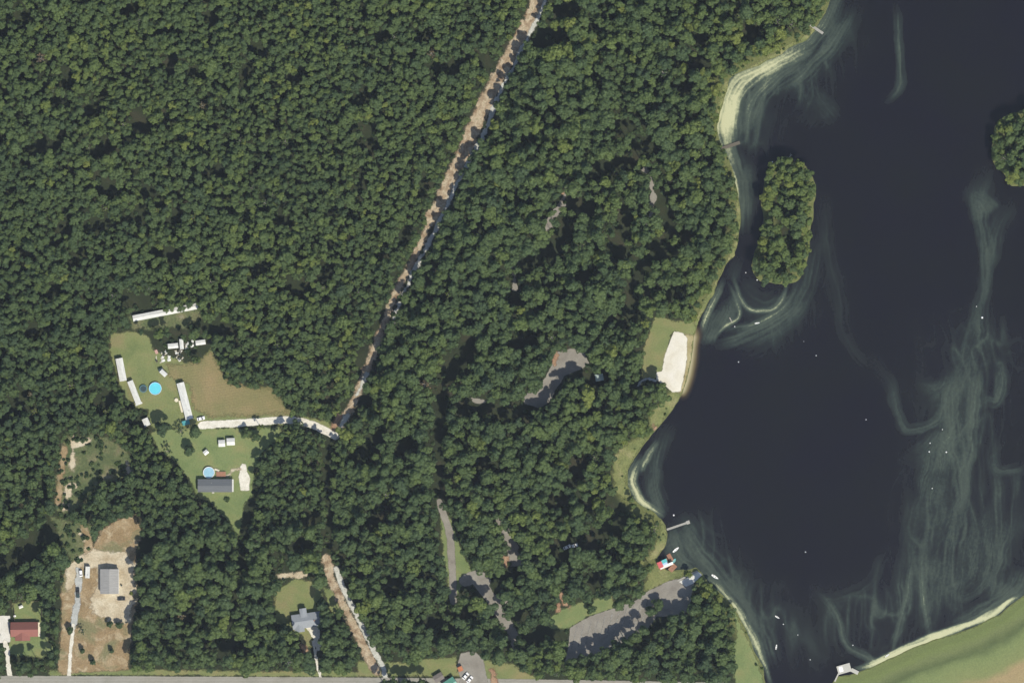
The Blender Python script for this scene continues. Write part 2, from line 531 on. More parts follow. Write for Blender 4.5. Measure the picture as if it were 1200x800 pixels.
class MB:
    def __init__(self):
        self.v = []; self.f = []

    def add(self, vs, fs):
        o = len(self.v)
        self.v += [tuple(v) for v in vs]
        self.f += [tuple(i + o for i in f) for f in fs]
        return self

    def box(self, c, s, rz=0.0, taper=1.0):
        x, y, z = s[0] / 2, s[1] / 2, s[2] / 2
        vs = []
        for dz, t in ((-z, 1.0), (z, taper)):
            for dx, dy in ((-x, -y), (x, -y), (x, y), (-x, y)):
                X = dx * t; Y = dy * t
                vs.append((c[0] + X * math.cos(rz) - Y * math.sin(rz), c[1] + X * math.sin(rz) + Y * math.cos(rz), c[2] + dz))
        return self.add(vs, [(3, 2, 1, 0), (4, 5, 6, 7), (0, 1, 5, 4), (1, 2, 6, 5), (2, 3, 7, 6), (3, 0, 4, 7)])

    def slab(self, q, t):
        """quad (any planar quad, counter-clockwise from above) given thickness t downwards"""
        vs = [tuple(p) for p in q] + [(p[0], p[1], p[2] - t) for p in q]
        return self.add(vs, [(0, 1, 2, 3), (7, 6, 5, 4), (0, 4, 5, 1), (1, 5, 6, 2), (2, 6, 7, 3), (3, 7, 4, 0)])

    def prism(self, poly, z0, z1):
        n = len(poly)
        vs = [(x, y, z0) for x, y in poly] + [(x, y, z1) for x, y in poly]
        fs = [tuple(range(n - 1, -1, -1)), tuple(range(n, 2 * n))]
        fs += [(i, (i + 1) % n, n + (i + 1) % n, n + i) for i in range(n)]
        return self.add(vs, fs)

    def lathe(self, prof, n=16, c=(0, 0, 0)):
        """closed-ended revolve of (r, z) pairs round z"""
        vs = []
        for r, z in prof:
            for i in range(n):
                a = 2 * math.pi * i / n
                vs.append((c[0] + r * math.cos(a), c[1] + r * math.sin(a), c[2] + z))
        fs = []
        for j in range(len(prof) - 1):
            for i in range(n):
                fs.append((j * n + i, j * n + (i + 1) % n, (j + 1) * n + (i + 1) % n, (j + 1) * n + i))
        fs.append(tuple(range(n - 1, -1, -1)))
        fs.append(tuple(range((len(prof) - 1) * n, len(prof) * n)))
        return self.add(vs, fs)

    def tube(self, a, b, r0, r1=None, n=7):
        r1 = r0 if r1 is None else r1
        a = Vector(a); b = Vector(b)
        q = (b - a).to_track_quat('Z', 'Y')
        vs = []
        for p0, r in ((a, r0), (b, r1)):
            for i in range(n):
                t = 2 * math.pi * i / n
                vs.append(p0 + q @ Vector((r * math.cos(t), r * math.sin(t), 0)))
        fs = [(i, (i + 1) % n, n + (i + 1) % n, n + i) for i in range(n)]
        fs += [tuple(range(n - 1, -1, -1)), tuple(range(n, 2 * n))]
        return self.add(vs, fs)

    def build(self, name, mat, parent=None, bevel=0.0):
        me = bpy.data.meshes.new(name)
        me.from_pydata(self.v, [], self.f)
        me.materials.append(mat)
        me.update()
        o = bpy.data.objects.new(name, me)
        COL.objects.link(o)
        if parent: o.parent = parent
        if bevel:
            b = o.modifiers.new('bevel', 'BEVEL'); b.width = bevel; b.segments = 2
        return o


def empty(name, loc, rz, label, cat, group=None):
    o = bpy.data.objects.new(name, None)
    o.empty_display_size = 1.0
    COL.objects.link(o)
    o.location = loc
    o.rotation_euler = (0, 0, rz)
    return tag(o, label, cat, group)


def at(px, py, z=None):
    x, y = P(px, py)
    if z is None:
        z = float(terrain(np.array([x]), np.array([y]))[0]) + 0.1
    return (x, y, z)


def copy_tree(o, parent=None):
    c = o.copy()
    COL.objects.link(c)
    c.parent = parent
    for ch in list(o.children):
        copy_tree(ch, c)
    return c


# ------------------------------------------------------------------ ground and lake
def axis(lo, hi, step, far):
    a = list(np.arange(lo, hi + 1e-6, step))
    s = step; v = a[-1]; r = []
    while v < far:
        s *= 1.35; v += s; r.append(v)
    s = step; v = a[0]; l = []
    while v > -far:
        s *= 1.35; v -= s; l.append(v)
    return np.array(l[::-1] + a + r)


def grid_mesh(name, xs, ys, mat, zf, attrf, keep=None):
    X, Y = np.meshgrid(xs, ys)
    x = X.ravel(); y = Y.ravel()
    at_ = attrf(x, y)
    z = zf(x, y, at_)
    nx = len(xs); ny = len(ys)
    I = np.arange(nx * ny).reshape(ny, nx)
    f = np.stack([I[:-1, :-1], I[:-1, 1:], I[1:, 1:], I[1:, :-1]], -1).reshape(-1, 4)
    if keep is not None:
        kv = keep(x, y, at_)
        f = f[kv[f].any(1)]
        used = np.zeros(len(x), bool); used[f.ravel()] = True
        rem = np.cumsum(used) - 1
        f = rem[f]
        x, y, z = x[used], y[used], z[used]
        at_ = {a: v[used] for a, v in at_.items()}
    me = mesh_np(name, np.stack([x, y, z], -1), f, mat, {a: v for a, v in at_.items() if not a.startswith('_')})
    o = bpy.data.objects.new(name, me)
    COL.objects.link(o)
    return o


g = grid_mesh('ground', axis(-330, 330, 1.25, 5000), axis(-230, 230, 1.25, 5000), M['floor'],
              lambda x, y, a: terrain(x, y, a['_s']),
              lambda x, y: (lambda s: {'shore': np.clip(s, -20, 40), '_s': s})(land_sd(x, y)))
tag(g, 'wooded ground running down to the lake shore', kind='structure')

# floating algae: filaments that follow authored drift lines
STREAKS = [  # polyline, half width px, strength, filament frequency
    ([(1154, 190), (1148, 240), (1158, 280), (1155, 320), (1150, 370), (1140, 420), (1126, 470), (1112, 510), (1100, 560), (1092, 610), (1086, 650), (1083, 700), (1090, 745)], 10, 0.30, 0.34),
    ([(1190, 225), (1176, 262), (1162, 295), (1150, 340), (1136, 390), (1122, 440), (1108, 480), (1085, 560), (1070, 620), (1060, 680), (1045, 740)], 8, 0.24, 0.3),
    ([(1138, 230), (1150, 232), (1155, 255)], 11, 0.42, 0.2),
    ([(1118, 430), (1116, 500), (1128, 560), (1120, 620), (1105, 680), (1098, 740)], 16, 0.30, 0.3),
    ([(1040, 430), (1050, 470), (1058, 496), (1072, 503), (1094, 492), (1110, 470), (1122, 435)], 5.5, 0.30, 0.35),
    ([(1010, 415), (1032, 432), (1046, 455), (1050, 480)], 7, 0.13, 0.3),
    ([(1080, 440), (1088, 458), (1104, 455), (1112, 440)], 7, 0.26, 0.3),
    ([(1062, 520), (1075, 535), (1090, 520), (1105, 500)], 14, 0.24, 0.3),
    ([(1166, 405), (1176, 440), (1170, 478), (1150, 472), (1143, 484)], 6, 0.36, 0.35),
    ([(1140, 420), (1142, 470), (1136, 520), (1130, 560), (1126, 600), (1116, 612), (1108, 600)], 7, 0.36, 0.35),
    ([(1162, 500), (1164, 535), (1172, 552), (1192, 550), (1205, 535)], 7, 0.26, 0.3),
    ([(1150, 580), (1160, 620), (1166, 660), (1155, 690), (1130, 706), (1112, 690), (1108, 650)], 13, 0.22, 0.55),
    ([(1135, 610), (1142, 650), (1138, 685), (1122, 690)], 9, 0.28, 0.6),
    ([(1195, 590), (1180, 640), (1172, 680), (1158, 710)], 9, 0.26, 0.3),
    ([(1200, 660), (1190, 690), (1170, 705)], 9, 0.4, 0.3),
    ([(1072, 640), (1068, 680), (1056, 720), (1046, 760), (1040, 772)], 3, 0.3, 0.4),
    ([(1082, 640), (1081, 690), (1084, 720), (1092, 748)], 3.5, 0.36, 0.4),
    ([(955, 690), (972, 705), (985, 725), (988, 750), (996, 762), (1012, 766), (1020, 773), (1030, 772), (1040, 760)], 4, 0.32, 0.3),
    ([(950, 672), (955, 690), (965, 705), (1015, 690), (1045, 640)], 7, 0.16, 0.3),
    ([(1018, 768), (1024, 775), (1032, 774)], 2.5, 0.8, 0.2),
    ([(1083, 752), (1091, 748), (1093, 742)], 4, 0.9, 0.3),
    ([(998, 786), (1012, 782), (1030, 774), (1052, 764), (1076, 752), (1101, 744), (1130, 734), (1151, 726), (1171, 716), (1186, 704), (1202, 692)], 4.2, 1.7, 0.2),
    ([(1000, 790), (1030, 778), (1060, 762)], 5, 0.7, 0.2),
    ([(1100, 740), (1140, 726), (1178, 702), (1204, 684)], 7, 0.45, 0.25),
    ([(1156, 360), (1135, 470), (1112, 580), (1100, 720)], 46, 0.24, 0.16),
    ([(1190, 540), (1170, 640), (1140, 700)], 34, 0.23, 0.2),
    ([(950, 730), (1040, 715), (1095, 690)], 36, 0.22, 0.15),
    ([(800, 600), (850, 680), (905, 770)], 26, 0.24, 0.2),
    # along the west shore, south to north
    ([(818, 670), (834, 682), (848, 695), (862, 710), (870, 724), (880, 742), (889, 762), (898, 782), (903, 805)], 3.6, 0.85, 0.3),
    ([(783, 612), (790, 640), (800, 660), (820, 668)], 8, 0.50, 0.35),
    ([(790, 600), (815, 640), (840, 672), (870, 705), (890, 745), (905, 790)], 14, 0.36, 0.3),
    ([(870, 690), (900, 720), (940, 750), (975, 780)], 30, 0.18, 0.15),
    ([(1000, 700), (1060, 730), (1000, 760)], 30, 0.2, 0.15),
    ([(752, 530), (744, 545), (739, 559), (743, 576), (752, 589), (766, 598), (780, 606)], 4.2, 1.25, 0.25),
    ([(772, 515), (757, 535), (750, 552)], 3.2, 0.85, 0.3),
    ([(768, 530), (762, 560), (772, 590), (785, 605)], 8, 0.42, 0.4),
    ([(790, 490), (772, 525), (768, 560)], 7, 0.3, 0.3),
    # under the long island and the cove beside it
    ([(855, 314), (860, 335), (866, 352), (876, 363), (890, 365), (905, 364), (914, 355), (921, 340), (923, 332)], 2.6, 0.55, 0.2),
    ([(848, 324), (840, 342), (832, 358), (825, 375), (821, 392)], 3.2, 0.85, 0.5),
    ([(849, 328), (856, 342), (862, 354), (866, 366), (862, 374), (850, 380), (840, 390), (836, 400)], 2.4, 0.60, 0.3),
    ([(846, 350), (852, 360), (845, 372), (838, 385)], 9, 0.52, 0.35),
    ([(835, 372), (830, 390), (828, 405)], 7, 0.5, 0.35),
    ([(860, 320), (872, 345), (895, 358), (915, 345)], 14, 0.2, 0.2),
    ([(938, 332), (926, 350), (914, 365), (898, 375), (880, 382), (862, 382), (850, 388)], 3, 0.38, 0.3),
    ([(945, 338), (925, 368), (895, 385), (860, 398), (835, 408)], 13, 0.34, 0.35),
    ([(957, 262), (955, 300), (950, 335), (932, 370), (905, 395), (860, 412)], 14, 0.22, 0.25),
    ([(970, 300), (985, 350), (990, 390), (1005, 415), (1025, 440)], 8, 0.15, 0.25),
    ([(964, 215), (968, 260), (974, 310), (982, 350)], 6, 0.16, 0.3),
    ([(868, 300), (862, 312), (854, 330)], 6, 0.25, 0.3),
    # north-west bay
    ([(925, 63), (912, 72), (895, 79), (880, 86), (866, 93), (858, 108), (854, 122), (850, 138), (848, 152), (852, 170), (858, 188), (866, 220)], 10, 1.0, 0.3),
    ([(985, -25), (970, 22), (950, 48), (930, 60), (905, 75), (880, 88)], 8, 0.5, 0.5),
    ([(866, 96), (858, 118), (853, 140), (851, 160)], 8, 1.1, 0.3),
    ([(935, 70), (905, 95), (885, 125), (876, 160), (872, 185)], 26, 0.34, 0.3),
    ([(1000, 20), (965, 80), (930, 130)], 26, 0.22, 0.3),
    ([(950, 340), (920, 375), (870, 400)], 26, 0.26, 0.3),
    ([(870, 180), (872, 230), (872, 280)], 10, 0.4, 0.3),
    ([(958, 52), (935, 62), (914, 73), (894, 84), (876, 96), (866, 112), (858, 134), (852, 152), (856, 172)], 7, 1.05, 0.3),
    ([(862, 95), (856, 115), (850, 138), (848, 158)], 6.5, 1.05, 0.2),
    ([(872, 92), (866, 110), (862, 135), (862, 158), (862, 176)], 8, 0.45, 0.35),
    ([(950, 60), (920, 85), (897, 105), (880, 130), (874, 160)], 11, 0.50, 0.4),
    ([(1002, 0), (990, 28), (975, 52), (955, 75), (932, 98), (912, 112)], 6, 0.42, 0.35),
    ([(980, 0), (972, 25), (955, 50), (930, 68)], 9, 0.35, 0.4),
    ([(1014, 0), (998, 35), (978, 65), (950, 95), (925, 110)], 5, 0.2, 0.4),
    ([(955, 100), (968, 125), (982, 142)], 7, 0.22, 0.3),
    ([(930, 120), (955, 125), (940, 150)], 14, 0.12, 0.25),
    ([(1050, -5), (1051, 40), (1055, 75), (1056, 100), (1044, 116), (1034, 122)], 4.5, 0.30, 0.3),
    ([(872, 175), (876, 220), (874, 260), (872, 275)], 9, 0.25, 0.25),
    ([(853, 185), (861, 205), (866, 235)], 2, 0.9, 0.2),
]
BEACH = [(815, 385), (812, 405), (810, 425), (806, 445), (800, 460)]


def lake_attrs(x, y):
    px = x / S + 600; py = 400 - y / S
    wx = fbm(px / 38, py / 38, 31, 4) * 16 + fbm(px / 9, py / 9, 33, 2) * 2.2
    wy = fbm(px / 38 + 50, py / 38, 41, 4) * 16 + fbm(px / 9, py / 9 + 40, 43, 2) * 2.2
    near = 1.0
    qx = px + wx * 0.55; qy = py + wy * 0.55
    tot = np.zeros_like(px)
    for pts, w, s, fr in STREAKS:
        bx0 = min(p[0] for p in pts) - 4.5 * w - 30; bx1 = max(p[0] for p in pts) + 4.5 * w + 30
        by0 = min(p[1] for p in pts) - 4.5 * w - 30; by1 = max(p[1] for p in pts) + 4.5 * w + 30
        m = (px > bx0) & (px < bx1) & (py > by0) & (py < by1)
        if not m.any():
            continue
        thin = w < 5.0
        wa = 0.42 if thin else (1.0 if pts[0][0] > 990 and pts[0][1] > 180 else 0.55)
        ux = px[m] + wx[m] * wa; uy = py[m] + wy[m] * wa
        d, sg, al = stroke_field(ux, uy, smooth(pts, False, 3))
        fil = vn(sg * fr * 1.6 + fbm(al / 40, sg / 30, 9, 2) * 2.0, al / 70.0, 12)
        fil2 = vn(sg * fr * 2.6 + 3.0 * fbm(al / 30, sg / 20, 19, 2), al / 45.0, 22)
        rid = 1 - np.abs(2 * fil - 1)
        Lt = float(al.max()) + 1e-6
        if thin:
            wl = w * (0.55 + 0.8 * vn(al / 25.0, al * 0 + 3.3, 27))
        else:
            wl = 1.25 * w * (0.45 + 0.9 * vn(al / 40.0, al * 0 + 7.7, 27))
        body = np.exp(-(d / wl) ** 2)
        tap = np.clip(np.minimum(al, Lt - al) / min(30.0, 0.3 * Lt), 0, 1) ** 0.7 * 0.85 + 0.15 * (Lt < 60)
        edge = np.exp(-((d - wl) / (0.18 * wl + 0.6)) ** 2) * 0.35
        brk = 0.45 + 0.9 * vn(al / 22.0, sg / 18.0, 28)
        k_ = 1.25 if thin else 0.95
        add = k_ * s * (body * (0.18 + 0.75 * rid ** 1.8 + 0.5 * fil2) + edge * fil) * np.clip(brk, 0.3, 1.3) * tap
        if w >= 25:
            a1 = px[m] / 13 + 2.4 * fbm(px[m] / 70, py[m] / 90, 91, 3); a2 = py[m] / 60 + 2.4 * fbm(px[m] / 70 + 9, py[m] / 90, 95, 3)
            rg = 1 - np.abs(2 * vn(a1, a2, 97) - 1); rg2 = 1 - np.abs(2 * vn(a1 * 2.3, a2 * 2.1, 99) - 1)
            add = s * np.exp(-(d / (w * 1.15)) ** 2) * (0.36 + 0.85 * rg ** 6 + 0.55 * rg2 ** 5) * tap
        old = tot[m]
        tot[m] = np.maximum(old, add) + 0.35 * np.minimum(old, add)
    sd_ = seg_dist(px, py, smooth(BEACH, False, 3), False)
    ends = np.clip((py - 375) / 20, 0, 1) * np.clip((482 - py) / 24, 0, 1)
    shallow = np.clip(1.0 - sd_ / (10.0 + 3 * fbm(px / 14, py / 14, 3, 3)), 0, 1) * ends
    tot = tot * (1 - np.clip(shallow * 1.4, 0, 1) * 0.8)
    return {'algae': np.clip(tot, 0, 2.2), 'shallow': shallow, '_s': land_sd(x, y)}


xs = np.concatenate([np.arange(60, 330, 0.65), np.linspace(331, 620, 60)])
ys = np.concatenate([np.linspace(-330, -231, 30), np.arange(-230, 230, 0.65), np.linspace(231, 430, 50)])
wtr = grid_mesh('lake_water', xs, ys, M['water'], lambda x, y, a: np.full(x.shape, WATER_Z), lake_attrs,
                keep=lambda x, y, a: a['_s'] < 4.0)
tag(wtr, 'dark lake streaked with pale green algae', kind='structure')

# ------------------------------------------------------------------ ground covers
COVERS = []          # (kind, pts, halfwidth) in metres, used again to keep trees off


def sd_of(x, y, shapes):
    s = np.full(x.shape, -1e9)
    for kind, pts, hw in shapes:
        if kind == 'poly':
            s = np.maximum(s, psd(x, y, pts) + hw)
        else:
            s = np.maximum(s, hw - seg_dist(x, y, pts, False))
    return s


LAYER_N = [0]


def cover(name, shapes_px, mat, layer, label, res=0.8, clear=True, rag=1.0, pad=1.2, kind='structure', parent=None, extra=None):
    sh = []
    for it in shapes_px:
        if isinstance(it, tuple):                      # (polyline, width px)
            sh.append(('line', W2(smooth(it[0], False, 3)), it[1] * S / 2))
        else:
            sh.append(('poly', W2(it), 0))
    if clear == 'soft':                                # crowns may hang over this one
        COVERS.extend((k_, p_, h_ - 1.1) for k_, p_, h_ in sh)
    elif clear:
        COVERS.extend(sh)
    ax = [p[0] for s_ in sh for p in s_[1]]; ay = [p[1] for s_ in sh for p in s_[1]]
    mx = max(s_[2] for s_ in sh) + pad + 1
    xs = np.arange(min(ax) - mx, max(ax) + mx + res, res)
    ys = np.arange(min(ay) - mx, max(ay) + mx + res, res)
    ox = random.uniform(0, 0.3)
    LAYER_N[0] += 1
    lift = 0.05 + 0.03 * layer + 0.0006 * LAYER_N[0]

    def af(x, y):
        e = sd_of(x, y, sh)
        if rag:
            e = e + fbm(x / 4.0, y / 4.0, 77, 3) * 1.6 * rag
        s_ = land_sd(x, y)
        r = {'edge': np.minimum(e, np.where(s_ < 0.3, -3, 99)), '_s': s_}
        if extra:
            r.update(extra(x, y, s_))
        return r
    o = grid_mesh(name, xs + ox, ys, mat, lambda x, y, a: terrain(x, y, a['_s']) + lift, af,
                  keep=lambda x, y, a: a['edge'] > -pad)
    if kind:
        tag(o, label, kind=kind)
    if parent:
        o.parent = parent
    return o


# lawns
cover('lawn', [[(130, 392), (150, 388), (172, 392), (182, 412), (230, 428), (248, 408), (256, 425), (262, 442), (275, 455), (318, 453), (330, 470), (345, 487),
                (385, 494), (390, 503), (370, 503), (300, 495), (240, 500), (225, 499), (178, 503), (172, 480), (162, 478), (150, 470), (140, 448), (133, 430), (128, 410)]],
      M['lawn'], 0, 'mown lawn round the white mobile homes')
cover('dry_lawn', [[(196, 428), (232, 425), (247, 412), (258, 432), (270, 450), (318, 455), (328, 470), (340, 485), (250, 488), (228, 480), (222, 450), (200, 442)]],
      M['lawn_dry'], 1, 'dry brown striped grass beside the mobile home', clear=False)
cover('house_lawn', [[(176, 506), (235, 500), (300, 503), (332, 500), (325, 515), (306, 530), (298, 548), (294, 582), (285, 592), (281, 628), (264, 607), (250, 590), (232, 582), (222, 562), (206, 540), (186, 527)]],
      M['lawn_bright'], 0, 'green lawn round the charcoal roofed house')
cover('fenced_lawn', [[(15, 706), (48, 703), (50, 728), (54, 745), (63, 760), (50, 770), (12, 766), (10, 748), (17, 727)]], M['lawn_bright'], 0, 'lawn round the red roofed house')
cover('back_lawn', [[(322, 692), (345, 678), (370, 682), (378, 696), (376, 712), (374, 735), (368, 758), (352, 755), (346, 738), (322, 730)], [(378, 688), (392, 690), (398, 712), (390, 722), (384, 705)]],
      M['lawn'], 0, 'lawn behind the slate blue house')
cover('road_verge', [([(60, 788), (150, 787), (300, 789), (440, 789), (560, 789)], 6), [(418, 774), (470, 776), (535, 768), (537, 790), (420, 792)], [(556, 770), (600, 778), (640, 800), (560, 800)]], M['lawn'], 0, 'grass verge along the road')
cover('beach_lawn', [[(768, 371), (790, 376), (819, 376), (813, 396), (806, 394), (788, 388), (777, 432), (771, 444), (752, 444), (754, 408)]], M['lawn'], 0, 'lawn behind the sand beach')
cover('roadside_lawn', [[(515, 590), (520, 596), (530, 610), (536, 630), (543, 650), (552, 668), (570, 676), (572, 690), (545, 682), (536, 695), (526, 694), (520, 650)]], M['lawn_bright'], 0, 'bright grass beside the park road')
cover('picnic_lawn', [[(636, 732), (660, 712), (685, 704), (718, 698), (720, 712), (690, 722), (668, 736), (648, 737)]], M['lawn_bright'], 0, 'bright grass along the parking lot')
cover('bank_lawn', [[(860, 715), (868, 733), (880, 757), (889, 778), (896, 803), (866, 815), (860, 790), (860, 760), (864, 740)]], M['lawn_bright'], 0, 'green bank beside the lake')
cover('bank_meadow', [[(757, 512), (748, 530), (737, 548), (733, 560), (738, 580), (728, 585), (720, 570), (716, 545), (726, 525), (742, 515)],
                      [(798, 458), (795, 474), (782, 488), (766, 503), (760, 498), (764, 480), (776, 470), (786, 460)],
                      [(776, 608), (782, 622), (780, 640), (770, 655), (752, 660), (752, 655), (766, 645), (772, 625)],
                      [(768, 660), (800, 668), (800, 676), (785, 680), (765, 690), (755, 692), (756, 675)],
                      ([(862, 195), (867, 225), (869, 265), (862, 300), (848, 322), (832, 350), (818, 376)], 10),
                      ([(978, 0), (960, 32), (945, 46), (910, 66), (870, 84), (850, 100), (843, 130)], 8)],
      M['meadow'], 0, 'rough yellow green bank along the shore', rag=2.0)
cover('dam', [[(975, 803)] + DAM + [(1260, 664), (1330, 624), (1330, 870), (960, 870)]], M['dam'], 0, 'grass dam bank striped green and brown at the lake foot', rag=0.4,
      extra=lambda x, y, s_: {'bank': seg_dist(x, y, DAMLINE, False)}, res=1.0)

# bare ground
cover('rough_clearing', [[(78, 512), (108, 508), (130, 514), (150, 528), (160, 548), (148, 560), (120, 565), (95, 590), (84, 602), (66, 600), (66, 560), (70, 530)],
                         [(60, 605), (80, 610), (110, 615), (105, 640), (85, 660), (75, 640)], [(150, 370), (232, 362), (238, 372), (215, 384), (155, 386)],
                         ],
      M['brush'], 0, 'brushy clearing of weeds and pale sand', rag=2.0)
cover('bare_strip', [([(76, 525), (72, 550), (70, 575), (69, 590)], 7), ([(98, 618), (104, 634), (104, 650)], 9)], M['soil'], 1, 'bare brown strip through the clearing', clear=False)
cover('sand_patch', [([(84, 570), (78, 582), (76, 594)], 8), ([(86, 512), (84, 545), (83, 560)], 3), ([(148, 543), (151, 552)], 4), ([(92, 620), (98, 632)], 5), ([(86, 522), (104, 516)], 4)],
      M['sandy'], 2, 'pale sand patches in the clearing', clear=False, rag=3.0)
cover('brown_yard', [[(118, 622), (140, 608), (158, 603), (166, 622), (160, 645), (158, 665), (162, 700), (156, 725), (152, 770), (150, 784), (84, 788), (74, 790), (68, 786), (72, 735), (72, 690), (78, 662), (92, 655), (108, 645)]],
      M['soil'], 0, 'brown dirt yard round the grey garage')
cover('sandy_yard', [[(92, 655), (110, 646), (150, 648), (158, 662), (160, 690), (156, 712), (152, 728), (130, 728), (108, 718), (104, 700), (112, 694), (116, 664), (96, 664), (84, 690), (78, 690), (80, 665)]],
      M['sandy'], 1, 'pale sandy yard in front of the grey garage', clear=False, rag=3.2, pad=2.5)
cover('track', [([(632, -20), (632, -5), (622, 25), (607, 50), (579, 100), (555, 150), (546, 175), (524, 225), (503, 262), (491, 290), (478, 315), (466, 340), (455, 365), (448, 385)], 8), ([(632, -20), (632, -5), (622, 25), (607, 50), (579, 100), (555, 150), (546, 175), (524, 225), (508, 255)], 17),
                ([(448, 385), (437, 415), (424, 450), (405, 490), (392, 508)], 9), ([(383, 655), (388, 680), (398, 700), (408, 720), (420, 745), (432, 770), (441, 785)], 10)],
      M['track_soil'], 1, 'rutted dirt track through the woods', rag=1.8, pad=2)
cover('gravel_track', [([(643, -20), (641, -5), (631, 22), (615, 50), (602, 80), (588, 102), (573, 142), (564, 165), (541, 205), (528, 232), (508, 275), (494, 300), (470, 350), (462, 372)], 5),
                       ([(430, 438), (424, 452), (418, 462)], 5), ([(408, 486), (400, 498), (394, 512)], 5)],
      M['track_gravel'], 2, 'pale gravel wheel track along the dirt track', rag=1.5, clear='soft', pad=2)
cover('gravel_lane', [([(394, 666), (398, 678), (405, 695), (418, 720), (430, 745), (440, 765), (449, 780), (452, 794)], 6)], M['track_gravel'], 2, 'pale gravel lane curving down to the road', rag=0.5)
cover('gravel_drive', [([(236, 498), (250, 497), (290, 495), (340, 491), (360, 495), (380, 504), (392, 510)], 8.5), [(281, 546), (284, 543), (288, 544), (289, 551), (293, 560), (292, 574), (282, 575), (280, 562)]],
      M['gravel'], 3, 'white gravel drive to the mobile homes', rag=0.4)
cover('garage_drive', [([(92, 668), (91, 700), (88, 722), (86, 735)], 7)], M['grey_gravel'], 3, 'grey gravel drive past the garage', clear=False, rag=1.6)
cover('garage_lane', [([(86, 732), (84, 750), (82, 770), (81, 794)], 4)], M['gravel'], 3, 'pale lane from the road to the garage', rag=0.4)
cover('concrete_pad', [[(-20, 721), (12, 721), (11, 735), (12.5, 752), (-20, 754)]], M['concrete'], 3, 'white concrete pad beside the red roofed house', rag=0.1)
cover('house_lane', [([(6, 752), (9, 768), (10, 780), (12, 793)], 5)], M['gravel'], 3, 'pale lane to the red roofed house')
cover('house_drive', [[(357, 732), (364, 730), (372, 731), (376, 738), (374, 750), (379, 760), (371, 762), (368, 748)], ([(368, 752), (370, 772), (376, 794)], 3.5)],
      M['gravel'], 3, 'white gravel drive to the slate blue house', rag=0.8)
cover('back_path', [([(328, 674), (346, 674), (358, 672)], 6)], M['sandy'], 3, 'pale bare sand at the top of the lawn', rag=1.2)
cover('garden_path', [([(264, 558), (270, 556), (272, 550), (281, 549)], 2.2)], M['sandy'], 3, 'pale path from the deck to the drive', rag=0.1, res=0.5)
cover('clay_patch', [([(352, 752), (358, 764)], 6), ([(396, 488), (392, 502)], 6), ([(577, 786), (582, 815)], 7), [(587, 648), (596, 652), (596, 664), (587, 664)], ([(657, 697), (660, 706), (668, 712)], 5),
                     ([(650, 428), (651, 414)], 4), ([(660, 222), (658, 230)], 2.5), ([(642, 641), (647, 640)], 4), ([(765, 498), (768, 502)], 5), ([(655, 708), (654, 716)], 3)],
      M['red_soil'], 5, 'bare orange clay patches', rag=2.2, clear='soft', pad=2)
cover('beach', [[(790, 388), (800, 390), (805, 396), (805, 420), (802, 440), (797, 459), (788, 459), (776, 449), (769, 445), (769, 436), (776, 435), (778, 420), (785, 400)]],
      M['sand'], 3, 'white sand swimming beach on the shore', rag=0.3)
cover('wet_sand', [[(803, 392), (814, 392), (812, 405), (810, 425), (805, 445), (798, 461), (794, 460), (800, 442), (803, 420)]], M['wet_sand'], 2, 'wet yellow sand at the edge of the beach', rag=1.0)
# asphalt
cover('road', [([(-900, 800), (0, 800.5), (300, 802), (600, 804), (1000, 812), (1300, 880)], 19)], M['road'], 3, 'grey asphalt road along the bottom edge', rag=0.1, res=1.0)
cover('park_road', [([(515, 588), (521, 605), (527, 622), (529, 650), (531, 690), (531, 705)], 8.5),
                    ([(556, 676), (567, 690), (580, 708), (590, 725), (600, 742), (606, 755)], 13), ([(545, 680), (560, 674), (568, 680)], 14), ([(578, 698), (592, 704), (605, 713)], 5)],
      M['asphalt'], 2, 'worn grey asphalt park road between the trees', rag=0.8, clear='soft')
cover('upper_parking', [[(578, 604), (588, 607), (590, 618), (598, 618), (605, 635), (614, 655), (612, 664), (597, 664), (593, 640), (586, 622)]], M['asphalt'], 2, 'small asphalt lot among the trees', rag=0.7, clear='soft')
lot = cover('parking_lot', [[(668, 735), (690, 722), (720, 712), (745, 703), (760, 692), (785, 680), (798, 677), (815, 679), (811, 695), (808, 712), (800, 722), (770, 722), (760, 735), (735, 752), (700, 768), (662, 776), (666, 755)]],
            M['asphalt'], 2, 'large grey asphalt parking lot with faint stripes', rag=0.25, clear='soft')
cover('campground_lot', [[(650, 413), (672, 408), (684, 411), (690, 425), (683, 432), (672, 436), (662, 440), (652, 455), (645, 470), (632, 478), (612, 472), (615, 462), (630, 455), (640, 440), (648, 425)]],
      M['asphalt'], 2, 'grey asphalt clearing inside the camping loop', rag=0.6, clear='soft')
cover('camp_road', [([(757, 198), (763, 212), (766, 232), (764, 252), (757, 262)], 6), ([(664, 216), (660, 232), (657, 244), (645, 258), (641, 268)], 7), ([(600, 312), (603, 328), (604, 338)], 6),
                    ([(552, 466), (560, 468), (568, 471)], 4)],
      M['asphalt'], 1, 'pale camping loop road glimpsed between the crowns', rag=2.6, clear='soft', pad=2)
cover('entrance_pavement', [[(540, 765), (556, 762), (566, 772), (572, 800), (575, 820), (530, 820), (540, 795), (535, 780)]], M['asphalt'], 3, 'grey pavement at the park entrance', rag=0.5)
cover('boat_ramp', [[(795, 681), (801, 679), (812, 672), (818, 669), (823, 673), (813, 683), (804, 687)]], M['concrete'], 4, 'pale concrete boat ramp at the end of the parking lot', rag=0.1, res=0.5)
cover('beach_path', [([(748, 452), (751, 446), (760, 443), (768, 446)], 2.5)], M['grey_gravel'], 2, 'thin path behind the beach', rag=0.2, res=0.5)
